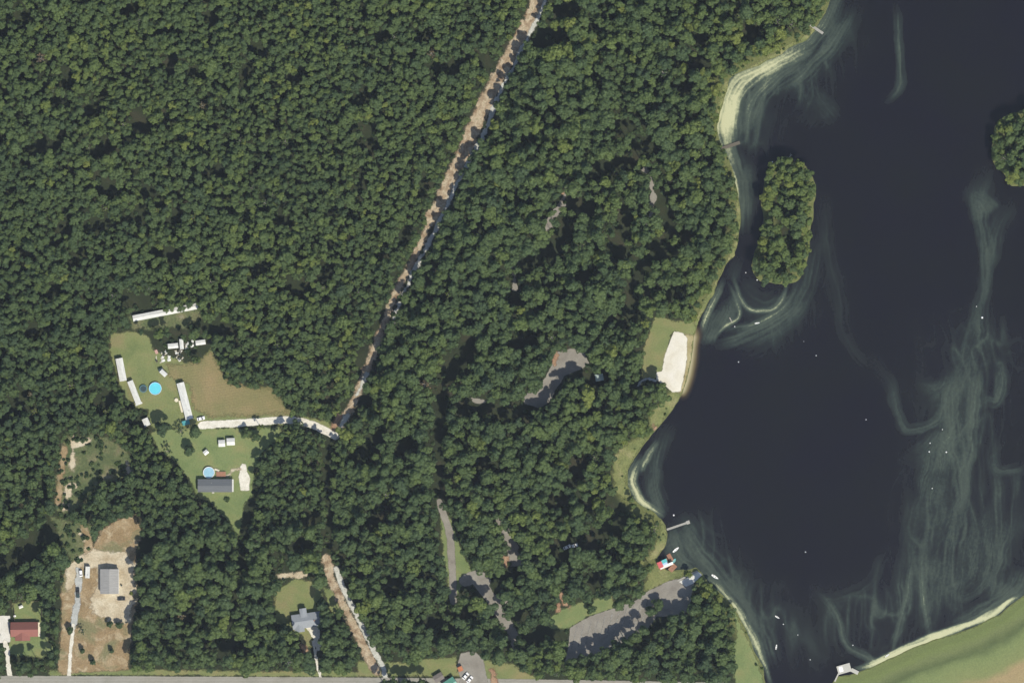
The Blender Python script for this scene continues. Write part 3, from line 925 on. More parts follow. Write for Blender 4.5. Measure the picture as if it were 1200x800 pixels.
# painted stripes of the big lot
for i in range(11):
    x0 = 676 + i * 8.3
    y0 = 734 - i * 3.1
    q = [(x0 - 0.35, y0), (x0 - 6.5 - 0.35, y0 + 26), (x0 - 6.5 + 0.5, y0 + 26), (x0 + 0.5, y0)]
    o = cover('parking_stripe', [q], M['line'], 4, None, res=0.35, clear=False, rag=0.1, pad=0.5, kind=None, parent=lot)

# ------------------------------------------------------------------ trees
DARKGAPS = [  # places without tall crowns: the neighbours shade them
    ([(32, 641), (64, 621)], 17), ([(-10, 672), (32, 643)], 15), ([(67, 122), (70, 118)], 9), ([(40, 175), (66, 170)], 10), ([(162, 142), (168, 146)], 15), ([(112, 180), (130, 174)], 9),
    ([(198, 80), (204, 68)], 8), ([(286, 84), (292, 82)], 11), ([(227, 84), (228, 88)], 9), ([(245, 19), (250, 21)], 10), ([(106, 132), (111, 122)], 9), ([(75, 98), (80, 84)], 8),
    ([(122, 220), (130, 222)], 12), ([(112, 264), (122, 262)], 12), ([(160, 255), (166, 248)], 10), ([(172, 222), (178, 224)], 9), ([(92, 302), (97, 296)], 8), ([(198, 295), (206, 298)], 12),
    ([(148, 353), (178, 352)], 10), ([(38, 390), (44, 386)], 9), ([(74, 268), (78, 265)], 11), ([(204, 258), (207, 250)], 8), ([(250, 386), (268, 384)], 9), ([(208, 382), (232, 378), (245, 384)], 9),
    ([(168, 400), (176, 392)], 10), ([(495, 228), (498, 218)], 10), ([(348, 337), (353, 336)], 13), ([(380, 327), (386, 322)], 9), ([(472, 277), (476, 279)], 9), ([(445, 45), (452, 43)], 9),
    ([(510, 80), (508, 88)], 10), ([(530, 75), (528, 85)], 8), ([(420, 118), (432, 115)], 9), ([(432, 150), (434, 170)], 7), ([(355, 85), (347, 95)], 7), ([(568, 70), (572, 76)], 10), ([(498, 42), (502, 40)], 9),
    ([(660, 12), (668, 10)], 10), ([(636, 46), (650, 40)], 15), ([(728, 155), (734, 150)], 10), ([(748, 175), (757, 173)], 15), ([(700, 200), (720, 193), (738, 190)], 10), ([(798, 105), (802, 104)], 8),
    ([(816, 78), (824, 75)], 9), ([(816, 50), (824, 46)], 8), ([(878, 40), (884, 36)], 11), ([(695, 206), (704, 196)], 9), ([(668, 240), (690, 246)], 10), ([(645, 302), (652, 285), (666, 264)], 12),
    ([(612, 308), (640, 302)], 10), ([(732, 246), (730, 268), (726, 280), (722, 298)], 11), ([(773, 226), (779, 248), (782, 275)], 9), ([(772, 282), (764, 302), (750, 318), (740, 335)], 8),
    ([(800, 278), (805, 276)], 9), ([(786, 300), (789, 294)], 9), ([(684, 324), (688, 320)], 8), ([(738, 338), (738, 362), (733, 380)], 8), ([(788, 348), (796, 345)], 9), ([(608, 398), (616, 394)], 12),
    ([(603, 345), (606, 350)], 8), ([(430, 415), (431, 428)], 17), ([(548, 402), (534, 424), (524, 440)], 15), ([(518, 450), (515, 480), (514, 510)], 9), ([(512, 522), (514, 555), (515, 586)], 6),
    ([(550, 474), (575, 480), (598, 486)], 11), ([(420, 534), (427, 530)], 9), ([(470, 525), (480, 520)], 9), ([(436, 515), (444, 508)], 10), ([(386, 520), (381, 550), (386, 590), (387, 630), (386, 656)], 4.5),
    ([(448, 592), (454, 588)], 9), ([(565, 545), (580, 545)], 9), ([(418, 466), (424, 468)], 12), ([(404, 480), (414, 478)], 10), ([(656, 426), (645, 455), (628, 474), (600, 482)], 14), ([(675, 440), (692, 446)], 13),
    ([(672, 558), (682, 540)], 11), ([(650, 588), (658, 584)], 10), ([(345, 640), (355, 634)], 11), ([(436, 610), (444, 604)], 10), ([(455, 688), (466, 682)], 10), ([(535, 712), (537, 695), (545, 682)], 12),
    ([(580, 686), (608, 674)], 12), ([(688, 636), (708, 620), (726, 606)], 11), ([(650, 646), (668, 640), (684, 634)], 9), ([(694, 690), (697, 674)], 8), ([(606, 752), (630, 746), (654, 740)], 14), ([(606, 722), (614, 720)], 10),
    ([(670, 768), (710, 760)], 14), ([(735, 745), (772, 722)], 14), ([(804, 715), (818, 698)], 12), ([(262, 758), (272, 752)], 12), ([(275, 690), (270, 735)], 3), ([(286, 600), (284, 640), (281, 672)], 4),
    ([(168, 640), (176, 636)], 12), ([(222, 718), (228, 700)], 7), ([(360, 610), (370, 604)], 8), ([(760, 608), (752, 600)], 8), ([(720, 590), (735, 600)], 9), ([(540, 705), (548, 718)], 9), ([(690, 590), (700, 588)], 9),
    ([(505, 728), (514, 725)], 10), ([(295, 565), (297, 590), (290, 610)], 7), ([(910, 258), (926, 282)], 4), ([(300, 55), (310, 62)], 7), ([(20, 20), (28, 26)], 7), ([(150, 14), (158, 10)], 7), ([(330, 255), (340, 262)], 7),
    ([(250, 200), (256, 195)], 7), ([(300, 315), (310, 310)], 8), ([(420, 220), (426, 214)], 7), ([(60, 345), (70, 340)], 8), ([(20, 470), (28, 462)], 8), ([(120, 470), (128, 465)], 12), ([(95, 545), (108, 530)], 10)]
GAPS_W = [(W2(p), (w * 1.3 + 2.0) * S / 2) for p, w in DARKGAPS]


def clear_sd(x, y):
    """positive inside any clearing"""
    s = sd_of(x, y, COVERS)
    for pts, hw in GAPS_W:
        s = np.maximum(s, hw - seg_dist(x, y, pts, False))
    s = np.maximum(s, sd_of(x, y, EXTRA))
    return s


EXTRA = [('poly', W2([(164, 484), (180, 484), (182, 503), (166, 503)]), 0), ('poly', W2([(183, 396), (246, 396), (246, 412), (214, 428), (180, 426)]), 0), ('poly', W2([(505, 784), (540, 784), (548, 812), (505, 812)]), 0),
         ('poly', W2([(695, 438), (708, 438), (708, 447), (695, 447)]), 0), ('poly', W2([(660, 636), (676, 636), (676, 644), (660, 644)]), 0)]
TRACK = W2([(640, -60), (607, 50), (546, 175), (455, 365), (392, 508), (386, 660), (450, 800), (452, 900)])


def west_of_track(px, py):
    xs_ = np.interp(py, [-60, 50, 175, 365, 508, 660, 800, 900], [655, 607, 546, 455, 392, 386, 450, 452])
    return px < xs_


def crown_mesh(seed, style):
    """leaf-clump faces spread over the lobes of one crown; unit radius, base of crown at z=0"""
    r = np.random.default_rng(seed)
    qs = []
    if style == 'broad':
        n = int(r.integers(10, 16)); ex_ = r.uniform(0.82, 1.24); lobes = [(r.uniform(-.15, .15), r.uniform(-.15, .15), 1.0, 0.45)]
        for i in range(n):
            a = 2 * math.pi * (i * 0.381966) + r.uniform(-.4, .4)
            rad = math.sqrt((i + 0.7) / n) * 0.80 * r.uniform(0.7, 1.25)
            lobes.append((rad * math.cos(a) * ex_, rad * math.sin(a) / ex_, 1.15 - 0.85 * min(rad, 1) ** 1.6 + r.uniform(-.2, .24), r.uniform(0.24, 0.46)))
        per, sz = 105, (0.055, 0.12)
    elif style == 'pine':
        lobes = [(0, 0, 2.0, 0.22)]
        for j in range(4):
            zz = 0.35 + j * 0.42; rr = 0.70 * (1 - j / 4.6)
            m = 7 - j
            for i in range(m):
                a = 2 * math.pi * (i + r.uniform(-.25, .25)) / m + j
                q = rr * r.uniform(0.7, 1.15)
                lobes.append((q * math.cos(a), q * math.sin(a), zz + r.uniform(-.1, .1), r.uniform(0.2, 0.3)))
        per, sz = 28, (0.09, 0.16)
    elif style == 'bare':
        lobes = []
        for i in range(12):
            a = i * 2.4; q = r.uniform(0.25, 0.85)
            lobes.append((q * math.cos(a), q * math.sin(a), 1.1 - 0.6 * q + r.uniform(-.2, .2), r.uniform(0.14, 0.24)))
        per, sz = 16, (0.05, 0.13)
    else:                                              # shrub
        lobes = [(0, 0, 0.45, 0.55)]
        for i in range(6):
            a = i * 1.05 + r.uniform(-.3, .3); q = r.uniform(0.35, 0.7)
            lobes.append((q * math.cos(a), q * math.sin(a), r.uniform(0.25, 0.5), r.uniform(0.28, 0.42)))
        per, sz = 24, (0.14, 0.26)
    V = []
    for (cx, cy, cz, lr) in lobes:
        m = int(per * (lr / 0.33) ** 1.3) + 6
        d = r.normal(size=(m, 3)); d[:, 2] = np.abs(d[:, 2]) * 1.0 - 0.25
        d /= np.linalg.norm(d, axis=1)[:, None]
        c = np.array([cx, cy, cz]) + d * lr * r.uniform(0.72, 1.08, (m, 1)) * np.array([1, 1, 0.85])
        nrm = d + r.normal(size=(m, 3)) * 0.30
        nrm /= np.linalg.norm(nrm, axis=1)[:, None]
        t = np.cross(nrm, r.normal(size=(m, 3))); t /= np.linalg.norm(t, axis=1)[:, None]
        b = np.cross(nrm, t)
        s = r.uniform(sz[0], sz[1], (m, 1)); e = r.uniform(0.6, 1.2, (m, 1))
        V.append(np.stack([c - t * s - b * s * e * .6, c + t * s * .8 - b * s * e, c + t * s + b * s * e * .7, c - t * s * .7 + b * s * e], 1))
    V = np.concatenate(V).reshape(-1, 3)
    F = np.arange(len(V)).reshape(-1, 4)
    return V, F


def trunk_geo(style, seed):
    r = random.Random(seed)
    mb = MB()
    if style == 'shrub':
        for i in range(3):
            a = i * 2.1
            mb.tube((0, 0, -0.1), (0.4 * math.cos(a), 0.4 * math.sin(a), 0.4), 0.04, 0.015, 4)
        return mb
    top = 0.9 if style != 'pine' else 1.9
    mb.tube((0, 0, -7.0), (0.03, 0.02, -0.2), 0.11, 0.075, 6)
    mb.tube((0.03, 0.02, -0.2), (0, 0, top), 0.075, 0.02, 6)
    for i in range(9 if style == 'bare' else 5):
        a = i * 2.4 + r.uniform(-.3, .3); z = r.uniform(-0.1, 0.5)
        L = r.uniform(0.5, 0.8)
        mb.tube((0, 0, z), (L * math.cos(a), L * math.sin(a), z + r.uniform(.3, .6)), 0.045, 0.012, 4)
    return mb


STY = ['broad', 'broad', 'broad', 'broad', 'broad', 'pine', 'pine', 'bare', 'shrub', 'shrub', 'broad', 'broad', 'broad', 'broad', 'broad']
crown_me, trunk_me, whole = [], [], []
protos = bpy.data.collections.new('tree_kinds')
for i, st in enumerate(STY):
    V, F = crown_mesh(100 + i, st)
    cm = mesh_np('crown', V, F, M['leaf'])
    tb = trunk_geo(st, 60 + i)
    tm = bpy.data.meshes.new('trunk'); tm.from_pydata(tb.v, [], tb.f); tm.materials.append(M['deadwood'] if st == 'bare' else M['bark'])
    crown_me.append(cm); trunk_me.append(tm)
    bm = bmesh.new(); bm.from_mesh(cm)
    nfc = len(bm.faces)
    bm.from_mesh(tm)
    bm.faces.ensure_lookup_table()
    for j in range(nfc, len(bm.faces)):
        bm.faces[j].material_index = 1
    wm = bpy.data.meshes.new('woodland_tree'); bm.to_mesh(wm); bm.free()
    wm.materials.append(M['leaf']); wm.materials.append(M['deadwood'] if st == 'bare' else M['bark'])
    wo_ = bpy.data.objects.new('woodland_tree_%02d' % i, wm)
    protos.objects.link(wo_)

TREES = []           # x, y, r, zscale, kind, tint, label, group, curated
CUR = [  # px, py, r m, kind, tint, label
    (192, 501, 4.8, 1, 0.06, 'round dark tree at the foot of the longest white mobile home'),
    (212, 505, 3.6, 7, 0.30, 'thin grey crowned tree over the drive end by the longest mobile home'),
    (230, 505, 4.0, 2, 0.25, 'spreading dull green tree south of the white car'),
    (222, 527, 3.4, 0, 0.15, 'dark round tree alone on the lawn west of the small sheds'),
    (198, 528, 3.2, 7, 0.40, 'thin pale tree at the west edge of the bright lawn'),
    (266, 585, 1.8, 8, 0.35, 'small shrub in front of the charcoal roofed house'),
    (288, 508, 3.0, 3, 0.45, 'low round tree just south of the white gravel drive'),
    (301, 512, 2.6, 4, 0.3, 'small tree east of the paired sheds on the lawn'),
    (347, 500, 3.6, 3, 0.2, 'dark tree overhanging the bend of the white gravel drive'),
    (82, 738, 2.4, 2, 0.25, 'small tree on the left side of the grey gravel drive'),
    (97, 739, 2.6, 7, 0.2, 'thin brown tree on the right side of the grey gravel drive'),
    (129, 731, 2.1, 0, 0.25, 'left one of two small trees south of the sandy yard'),
    (140, 732, 2.1, 4, 0.3, 'right one of two small trees south of the sandy yard'),
    (131, 762, 1.7, 5, 0.15, 'slim conifer standing alone in the brown dirt yard'),
    (109, 775, 2.1, 5, 0.2, 'slim conifer near the road in the dirt yard'),
    (97, 762, 2.0, 6, 0.25, 'small conifer beside the pale lane in the dirt yard'),
    (154, 695, 1.3, 8, 0.92, 'yellow green bush at the east edge of the sandy yard'),
    (334, 738, 5.0, 5, 0.05, 'tall dark conifer left of the slate blue house'),
    (377, 708, 4.4, 6, 0.05, 'tall dark conifer behind the right end of the slate blue house'),
    (382, 728, 5.2, 1, 0.15, 'large dark tree over the right end of the slate blue house'),
    (771, 708, 3.4, 4, 0.3, 'tree at the inner corner of the large parking lot'),
    (692, 712, 3.3, 1, 0.18, 'dark tree standing on the grass north of the parking lot'),
    (763, 716, 3.6, 2, 0.25, 'tree leaning over the south edge of the parking lot'),
    (826, 695, 2.6, 3, 0.9, 'yellow green bushy tree in shade near the boat ramp'),
    (836, 107, 3.4, 2, 0.93, 'bright yellow tree close to the algae covered bay'),
    (806, 33, 3.6, 3, 0.86, 'bright lime tree near the top edge of the lakeside woods'),
    (841, 24, 4.0, 0, 0.82, 'wide light green tree near the top right of the lakeside woods'),
    (739, 70, 3.3, 1, 0.84, 'light green tree in the upper middle of the lakeside woods'),
    (696, 70, 3.5, 4, 0.76, 'fresh green tree east of the upper dirt track'),
    (800, 81, 3.2, 2, 0.84, 'light green tree west of the bright yellow one'),
    (792, 194, 4.0, 3, 0.8, 'lime tree east of the camping loop top'),
    (814, 215, 3.6, 1, 0.88, 'bright lime tree between the camping loop and the shore'),
    (701, 301, 3.3, 0, 0.85, 'bright lime tree inside the camping loop'),
    (657, 545, 4.3, 2, 0.84, 'bright light green tree south of the camping lot'),
    (562, 521, 4.4, 4, 0.78, 'fresh green tree southwest of the camping lot'),
    (445, 624, 3.2, 3, 0.86, 'lime tree east of the dark straight ride'),
    (460, 650, 3.0, 1, 0.8, 'light green tree above the lower gravel track'),
    (86, 46, 3.8, 0, 0.82, 'light green round tree near the top left corner'),
    (111, 144, 3.8, 2, 0.78, 'round fresh green tree in the left upper woods'),
    (55, 124, 3.2, 4, 0.82, 'light green tree beside a dark gap in the left woods'),
    (131, 501, 4.2, 3, 0.86, 'lime tree west of the small shed by the homes'),
    (587, 17, 4.0, 1, 0.78, 'light green tree just west of the track at the top'),
    (650, 30, 2.8, 4, 0.84, 'lime tree just east of the track near the top'),
    (506, 63, 3.2, 7, 1.0, 'dead rust brown tree west of the track near the top'),
    (49, 70, 3.6, 7, 1.0, 'bare brown tree in the upper left woods'),
    (700, 590, 4.2, 0, 0.8, 'light green tree west of the rough bank meadow'),
    (710, 560, 3.2, 4, 0.82, 'lime tree at the edge of the rough bank meadow'),
]
for (px, py, r_, kd, tn, lb) in CUR:
    x, y = P(px, py)
    TREES.append([x, y, r_, 1.0, kd, tn, lb, None, 13.0 if r_ > 3.9 or tn > 0.7 else 2.4 * r_])

for (px, py, r_) in [(669, 776, 3.6), (683, 773, 4.2), (697, 769, 3.8), (709, 764, 3.4), (722, 759, 4.2), (734, 752, 3.6), (744, 745, 4.0), (754, 738, 3.4), (789, 724, 3.8),
                     (801, 723, 4.2), (812, 714, 4.4), (816, 700, 3.6), (610, 752, 4.2), (622, 760, 3.8), (640, 755, 4.4), (534, 712, 4.2), (545, 703, 3.6), (596, 684, 4.2), (611, 680, 3.8),
                     (450, 801, 2.8), (460, 799, 3.2), (472, 800, 3.0), (483, 801, 3.4), (494, 798, 2.8), (502, 801, 2.6), (648, 478, 4.4), (660, 466, 4.0), (668, 452, 3.8), (680, 447, 3.6), (632, 488, 4.2)]:
    x, y = P(px, py)
    TREES.append([x, y, r_, 1.0, int(rng.integers(0, 5)), float(rng.uniform(0.2, 0.5)), None, 'east', float(rng.uniform(13, 16.5))])

# dart throwing for the woods
NC = 60000
cpx = rng.uniform(-110, 1310, NC); cpy = rng.uniform(-110, 910, NC)
cx = (cpx - 600) * S; cy = (400 - cpy) * S
sdl = land_sd(cx, cy)
isl = np.maximum(psd(cx, cy, ISLE_W), psd(cx, cy, ISLE2_W)) > 0
ok = (sdl > 1.0) & ~((cpy > 690) & (cpx > 905))
cs = np.full(NC, -99.0)
cs[ok] = clear_sd(cx[ok], cy[ok])
west = west_of_track(cpx, cpy) & (cpy < 620)
big = fbm(cpx / 120, cpy / 120, 51, 3)
rad = np.where(west, 1.35 + 1.75 * rng.random(NC) ** 1.4 + big * 1.3, 2.0 + 3.2 * rng.random(NC) ** 1.3 + big * 1.8)
rad = np.where(west & (rng.random(NC) < 0.06), rad + 1.2, rad)
rad = np.where(isl, rng.uniform(2.0, 3.4, NC), rad)
rad = np.clip(rad, 1.5, 5.0)
edge_tol = np.where(rad > 3, 0.55, 0.45)
holes = np.where(west, fbm(cpx / 13, cpy / 13, 88, 2) > 0.27, fbm(cpx / 17, cpy / 17, 89, 2) > 0.255) & ~isl & (sdl > 10)
ok &= ~holes
ok &= ~((cpy > 808) & (cpy < 850) & ~((cpx > 440) & (cpx < 512)))
ok &= (cs < -rad * edge_tol) & (sdl > rad * np.where(isl, 0.22, 0.7))
tint = np.where(west, 0.46, 0.385) + fbm(cpx / 70, cpy / 70, 61, 3) * 0.5 + rng.normal(0, 0.15, NC)
tint += np.where(west, np.interp(cpx - cpy * 0.8, [-350, 50], [-0.13, 0.03]), np.interp(cpy, [0, 300, 420, 560, 700], [0.10, 0.06, 0.02, 0.05, 0.04]))
tint += np.interp(sdl, [0, 6, 22], [0.34, 0.2, 0.0]) * np.where(isl, 0.45, 1.0)
tint += np.where(isl, 0.02, 0.0)
tint += np.where(rng.random(NC) < 0.035, 0.22, 0)
tint = np.clip(tint, 0.02, 0.90)
brown = rng.random(NC) < 0.012
TRD = seg_dist(cx, cy, TRACK, False)
grid = {}
CELL = 5.0


def hits(x, y, r_, f):
    gx, gy = int(x // CELL), int(y // CELL)
    for i in (-1, 0, 1):
        for j in (-1, 0, 1):
            for (a, b, c_) in grid.get((gx + i, gy + j), ()):
                lim = (r_ + c_) * f
                if (a - x) ** 2 + (b - y) ** 2 < lim * lim:
                    return True
    return False


def put(x, y, r_):
    grid.setdefault((int(x // CELL), int(y // CELL)), []).append((x, y, r_))


for t in TREES:
    put(t[0], t[1], t[2])
order = np.nonzero(ok)[0]
for i in order:
    x, y, r_ = cx[i], cy[i], rad[i]
    if hits(x, y, r_, 0.55):
        continue
    put(x, y, r_)
    kd = int(rng.integers(0, 10))
    kd = kd if kd < 5 else kd + 5
    tn = tint[i]
    if not west[i] and not isl[i] and rng.random() < 0.16:
        kd = int(rng.integers(5, 7)); tn = min(tn, 0.3)
    if brown[i]:
        kd = 7; tn = rng.uniform(0.3, 1.0)
    zs = rng.uniform(0.7, 1.1)
    near_track = TRD[i] < 16
    H = rng.uniform(9.5, 13.5) if west[i] else rng.uniform(13.0, 18.5)
    if near_track:
        H = rng.uniform(8.5, 13.0)
    H += (r_ - 2.6) * 1.5
    if isl[i]:
        H = rng.uniform(11.0, 14.0) * np.interp(sdl[i], [1, 8], [0.9, 1.2])
    elif sdl[i] < 14:
        H *= np.interp(sdl[i], [1, 14], [0.45, 0.95])
    TREES.append([x, y, r_, zs, kd, float(tn), None, 'isle' if isl[i] else ('west' if west[i] else 'east'), float(H)])

# the 300 that show largest stand as trees of their own, the rest are one woodland
inside = [t for t in TREES if t[6] is None and abs(t[0]) < 300 + t[2] and abs(t[1]) < 200 + t[2]]
inside.sort(key=lambda t: -(t[2] + (1.5 if t[7] == 'isle' else 0)))
single = inside[:300 - len(CUR)]
sset = set(id(t) for t in single)
rest = [t for t in TREES if t[6] is None and id(t) not in sset]


LAND = [(193, 367, 'long white shed'), (142, 432, 'upper white mobile home'), (215, 470, 'longest mobile home'), (215, 408, 'scrap yard'), (290, 470, 'dry field'),
        (345, 493, 'gravel drive'), (252, 568, 'charcoal roofed house'), (110, 545, 'rough clearing'), (128, 680, 'grey garage'), (135, 625, 'brown soil patch'),
        (30, 737, 'red roofed house'), (358, 725, 'slate blue house'), (420, 725, 'lower gravel track'), (386, 590, 'dark straight ride'), (590, 85, 'upper dirt track'),
        (540, 195, 'middle dirt track'), (475, 320, 'lower dirt track'), (650, 245, 'west loop arm'), (763, 230, 'east loop arm'),
        (535, 425, 'dark loop bend'), (668, 422, 'camping lot'), (628, 465, 'lower camping lot'), (702, 442, 'pale green bathhouse'), (764, 410, 'beach lawn'),
        (786, 450, 'sand beach'), (735, 555, 'bank meadow'), (790, 615, 'fishing pier'), (779, 660, 'boathouse'), (740, 725, 'parking lot'), (690, 708, 'picnic grass'),
        (598, 632, 'upper small lot'), (527, 640, 'straight park road'), (590, 725, 'lower park road'), (548, 790, 'entrance pavement'), (880, 770, 'green bank'), (845, 172, 'brown pier'),
        (955, 35, 'top pier'), (862, 260, 'narrow channel shore'), (668, 640, 'two shaded white cars'), (836, 107, 'bright yellow tree'), (739, 70, 'light green upper tree'),
        (506, 63, 'dead rust brown tree'), (49, 70, 'bare brown tree'), (86, 46, 'light green corner tree'), (111, 144, 'round fresh green tree'), (55, 124, 'light green gap tree'),
        (131, 501, 'lime tree by the homes'), (701, 301, 'lime tree inside the loop'), (562, 521, 'fresh green middle tree'), (657, 545, 'bright light green tree'), (445, 624, 'lime tree by the ride')]


def region_label(t):
    px = t[0] / S + 600; py = 400 - t[1] / S
    tone = 'dark green' if t[5] < 0.3 else ('mid green' if t[5] < 0.55 else 'light green')
    size = 'huge' if t[2] > 4.5 else 'large'
    if t[7] == 'isle':
        size = 'larger' if t[2] > 3.0 else ('mid sized' if t[2] > 2.5 else 'small')
        if px > 1100:
            return '%s %s tree on the small island at the right edge' % (size, tone), 'trees on the island at the right edge'
        cxx = np.interp(py, [190, 260, 330], [926, 922, 910])
        side = 'left' if px < cxx - 12 else ('right' if px > cxx + 12 else 'central')
        k = int(np.clip((py - 185) / 25, 0, 5))
        part = ['north tip', 'north end', 'upper middle', 'lower middle', 'south end', 'south tip'][k]
        return '%s %s tree in the %s %s of the long island' % (size, tone, side, part), 'trees on the long island'
    kind = 'pointed conifer' if t[4] in (5, 6) else ('sparse tree' if t[4] == 7 else 'broadleaf tree')
    d, lx, ly, nm = min((math.hypot(px - q[0], py - q[1]), q[0], q[1], q[2]) for q in LAND)
    a = math.degrees(math.atan2(-(py - ly), px - lx)) % 360
    dr = ['right of', 'upper right of', 'above', 'upper left of', 'left of', 'lower left of', 'below', 'lower right of'][int((a + 22.5) // 45) % 8]
    near = 'close' if d < 28 else ('a little' if d < 55 else 'well')
    g_ = 'large woodland trees near the ' + nm
    return '%s %s %s %s %s the %s' % (size, tone, kind, near, dr, nm), g_


def plant(name, t, label, cat, group):
    x, y, r_, zs, kd, tn = t[:6]
    st = STY[kd]
    zb = float(terrain(np.array([x]), np.array([y]))[0])
    e = bpy.data.objects.new(name, None)
    COL.objects.link(e)
    H = t[8] if len(t) > 8 else 2.6 * r_
    base = max(0.5, H - 1.45 * r_ * zs) if st != 'shrub' else 0.05
    e.location = (x, y, zb)
    e.rotation_euler = (0, 0, rng.uniform(0, 6.28))
    tag(e, label, cat, group)
    for nm, me in (('trunk', trunk_me[kd]), ('crown', crown_me[kd])):
        o = bpy.data.objects.new(nm, me)
        COL.objects.link(o)
        o.parent = e
        o.scale = (r_, r_, r_ * zs)
        o.location = (0, 0, base)
        if nm == 'crown':
            o['tint'] = float(tn)
    return e


NM = {'broad': 'broadleaf_tree', 'pine': 'conifer', 'bare': 'sparse_tree', 'shrub': 'shrub'}
for t in TREES[:len(CUR)]:
    plant(NM[STY[t[4]]], t, t[6], 'shrub' if STY[t[4]] == 'shrub' else 'tree', None)
for t in single:
    lb, gp = region_label(t)
    plant(NM[STY[t[4]]], t, lb, 'tree', gp)


def scatter(name, rows, label):
    """rows: x, y, z, scale, zscale, kind, tint -> one object whose points carry the plants"""
    a = np.array(rows, float)
    me = bpy.data.meshes.new(name)
    me.vertices.add(len(a))
    me.vertices.foreach_set('co', a[:, :3].astype(np.float32).ravel())
    for nm, c_ in (('size', 3), ('zsize', 4), ('tint', 6), ('spin', 7)):
        at_ = me.attributes.new(nm, 'FLOAT', 'POINT'); at_.data.foreach_set('value', a[:, c_].astype(np.float32))
    at_ = me.attributes.new('pick', 'INT', 'POINT'); at_.data.foreach_set('value', a[:, 5].astype(np.int32))
    o = bpy.data.objects.new(name, me)
    COL.objects.link(o)
    ng = bpy.data.node_groups.new(name + '_nodes', 'GeometryNodeTree')
    ng.interface.new_socket('Geometry', in_out='INPUT', socket_type='NodeSocketGeometry')
    ng.interface.new_socket('Geometry', in_out='OUTPUT', socket_type='NodeSocketGeometry')
    gi = ng.nodes.new('NodeGroupInput'); go = ng.nodes.new('NodeGroupOutput')
    ci = ng.nodes.new('GeometryNodeCollectionInfo'); ci.inputs['Collection'].default_value = protos
    ci.inputs['Separate Children'].default_value = True; ci.inputs['Reset Children'].default_value = True
    ip = ng.nodes.new('GeometryNodeInstanceOnPoints'); ip.inputs['Pick Instance'].default_value = True

    def na(nm, typ):
        q = ng.nodes.new('GeometryNodeInputNamedAttribute'); q.data_type = typ; q.inputs['Name'].default_value = nm
        return q.outputs['Attribute']
    cb = ng.nodes.new('ShaderNodeCombineXYZ'); cz = ng.nodes.new('ShaderNodeCombineXYZ')
    s_ = na('size', 'FLOAT')
    ng.links.new(s_, cb.inputs[0]); ng.links.new(s_, cb.inputs[1]); ng.links.new(na('zsize', 'FLOAT'), cb.inputs[2])
    ng.links.new(na('spin', 'FLOAT'), cz.inputs[2])
    ng.links.new(gi.outputs[0], ip.inputs['Points'])
    ng.links.new(ci.outputs[0], ip.inputs['Instance'])
    ng.links.new(na('pick', 'INT'), ip.inputs['Instance Index'])
    ng.links.new(cz.outputs[0], ip.inputs['Rotation'])
    ng.links.new(cb.outputs[0], ip.inputs['Scale'])
    ng.links.new(ip.outputs[0], go.inputs[0])
    md = o.modifiers.new('scatter', 'NODES'); md.node_group = ng
    return tag(o, label, kind='stuff')


rx = np.array([t[0] for t in rest]); ry = np.array([t[1] for t in rest])
rz = terrain(rx, ry)
NB = 16000
bx_ = rng.uniform(-340, 340, NB); by_ = rng.uniform(-240, 240, NB)
bs = land_sd(bx_, by_)
kb = (bs > 4) & ~((bx_ > P(905, 0)[0]) & (by_ < P(0, 690)[1]))
cb = np.full(NB, 9.0)
cb[kb] = clear_sd(bx_[kb], by_[kb])
kb &= cb < -2.2
bwest = west_of_track(bx_ / S + 600, 400 - by_ / S)
for x, y, w_ in zip(bx_[kb], by_[kb], bwest[kb]):
    r_ = rng.uniform(1.0, 1.9)
    rest.append([x, y, r_, rng.uniform(0.8, 1.2), int(rng.choice([0, 1, 2, 3, 4, 10, 11, 12, 13, 14])), float(np.clip(rng.normal(0.42 if w_ else 0.36, 0.12), 0.05, 0.85)), None, '', rng.uniform(7.0, 10.0) if w_ else rng.uniform(8.5, 13.0)])
rx = np.array([t[0] for t in rest]); ry = np.array([t[1] for t in rest])
rz = terrain(rx, ry)
rows = [(t[0], t[1], z + max(0.5, t[8] - 1.45 * t[2] * t[3]), t[2], t[2] * t[3], t[4], t[5], rng.uniform(0, 6.28)) for t, z in zip(rest, rz)]
scatter('woodland', rows, 'dense mixed green woodland of smaller crowns')

# understorey in gaps and wood edges, shrubs along the banks
NS = 26000
spx = rng.uniform(-60, 1260, NS); spy = rng.uniform(-60, 860, NS)
sx = (spx - 600) * S; sy = (400 - spy) * S
ss = land_sd(sx, sy)
sc2 = np.full(NS, 0.0)
keep0 = (ss > 0.5) & ~((spy > 690) & (spx > 905))
cov = np.full(NS, -99.0); cov[keep0] = sd_of(sx[keep0], sy[keep0], COVERS)
wild = COVERS and sd_of(sx, sy, [('poly', W2([(66, 505), (165, 505), (165, 600), (66, 605)]), 0), ('poly', W2([(60, 600), (115, 610), (100, 660), (70, 660)]), 0)])
m = keep0 & (((cov < -0.8)) | ((wild > 0) & (rng.random(NS) < 0.8)) | ((ss < 5) & (rng.random(NS) < 0.35)))
gap_ = np.full(NS, -9.0)
for pts, hw in GAPS_W:
    gap_ = np.maximum(gap_, hw - seg_dist(sx, sy, pts, False))
m &= (gap_ < 0.5) | (rng.random(NS) < 0.08)
m &= ~((np.abs(spx - 795) < 30) & (np.abs(spy - 425) < 52))
m &= ~((spx > 764) & (spx < 826) & (spy > 640) & (spy < 690))
sz_ = terrain(sx[m], sy[m])
shr = np.where(ss[m] < 6, rng.uniform(0.5, 1.15, m.sum()), rng.uniform(0.8, 1.9, m.sum()))
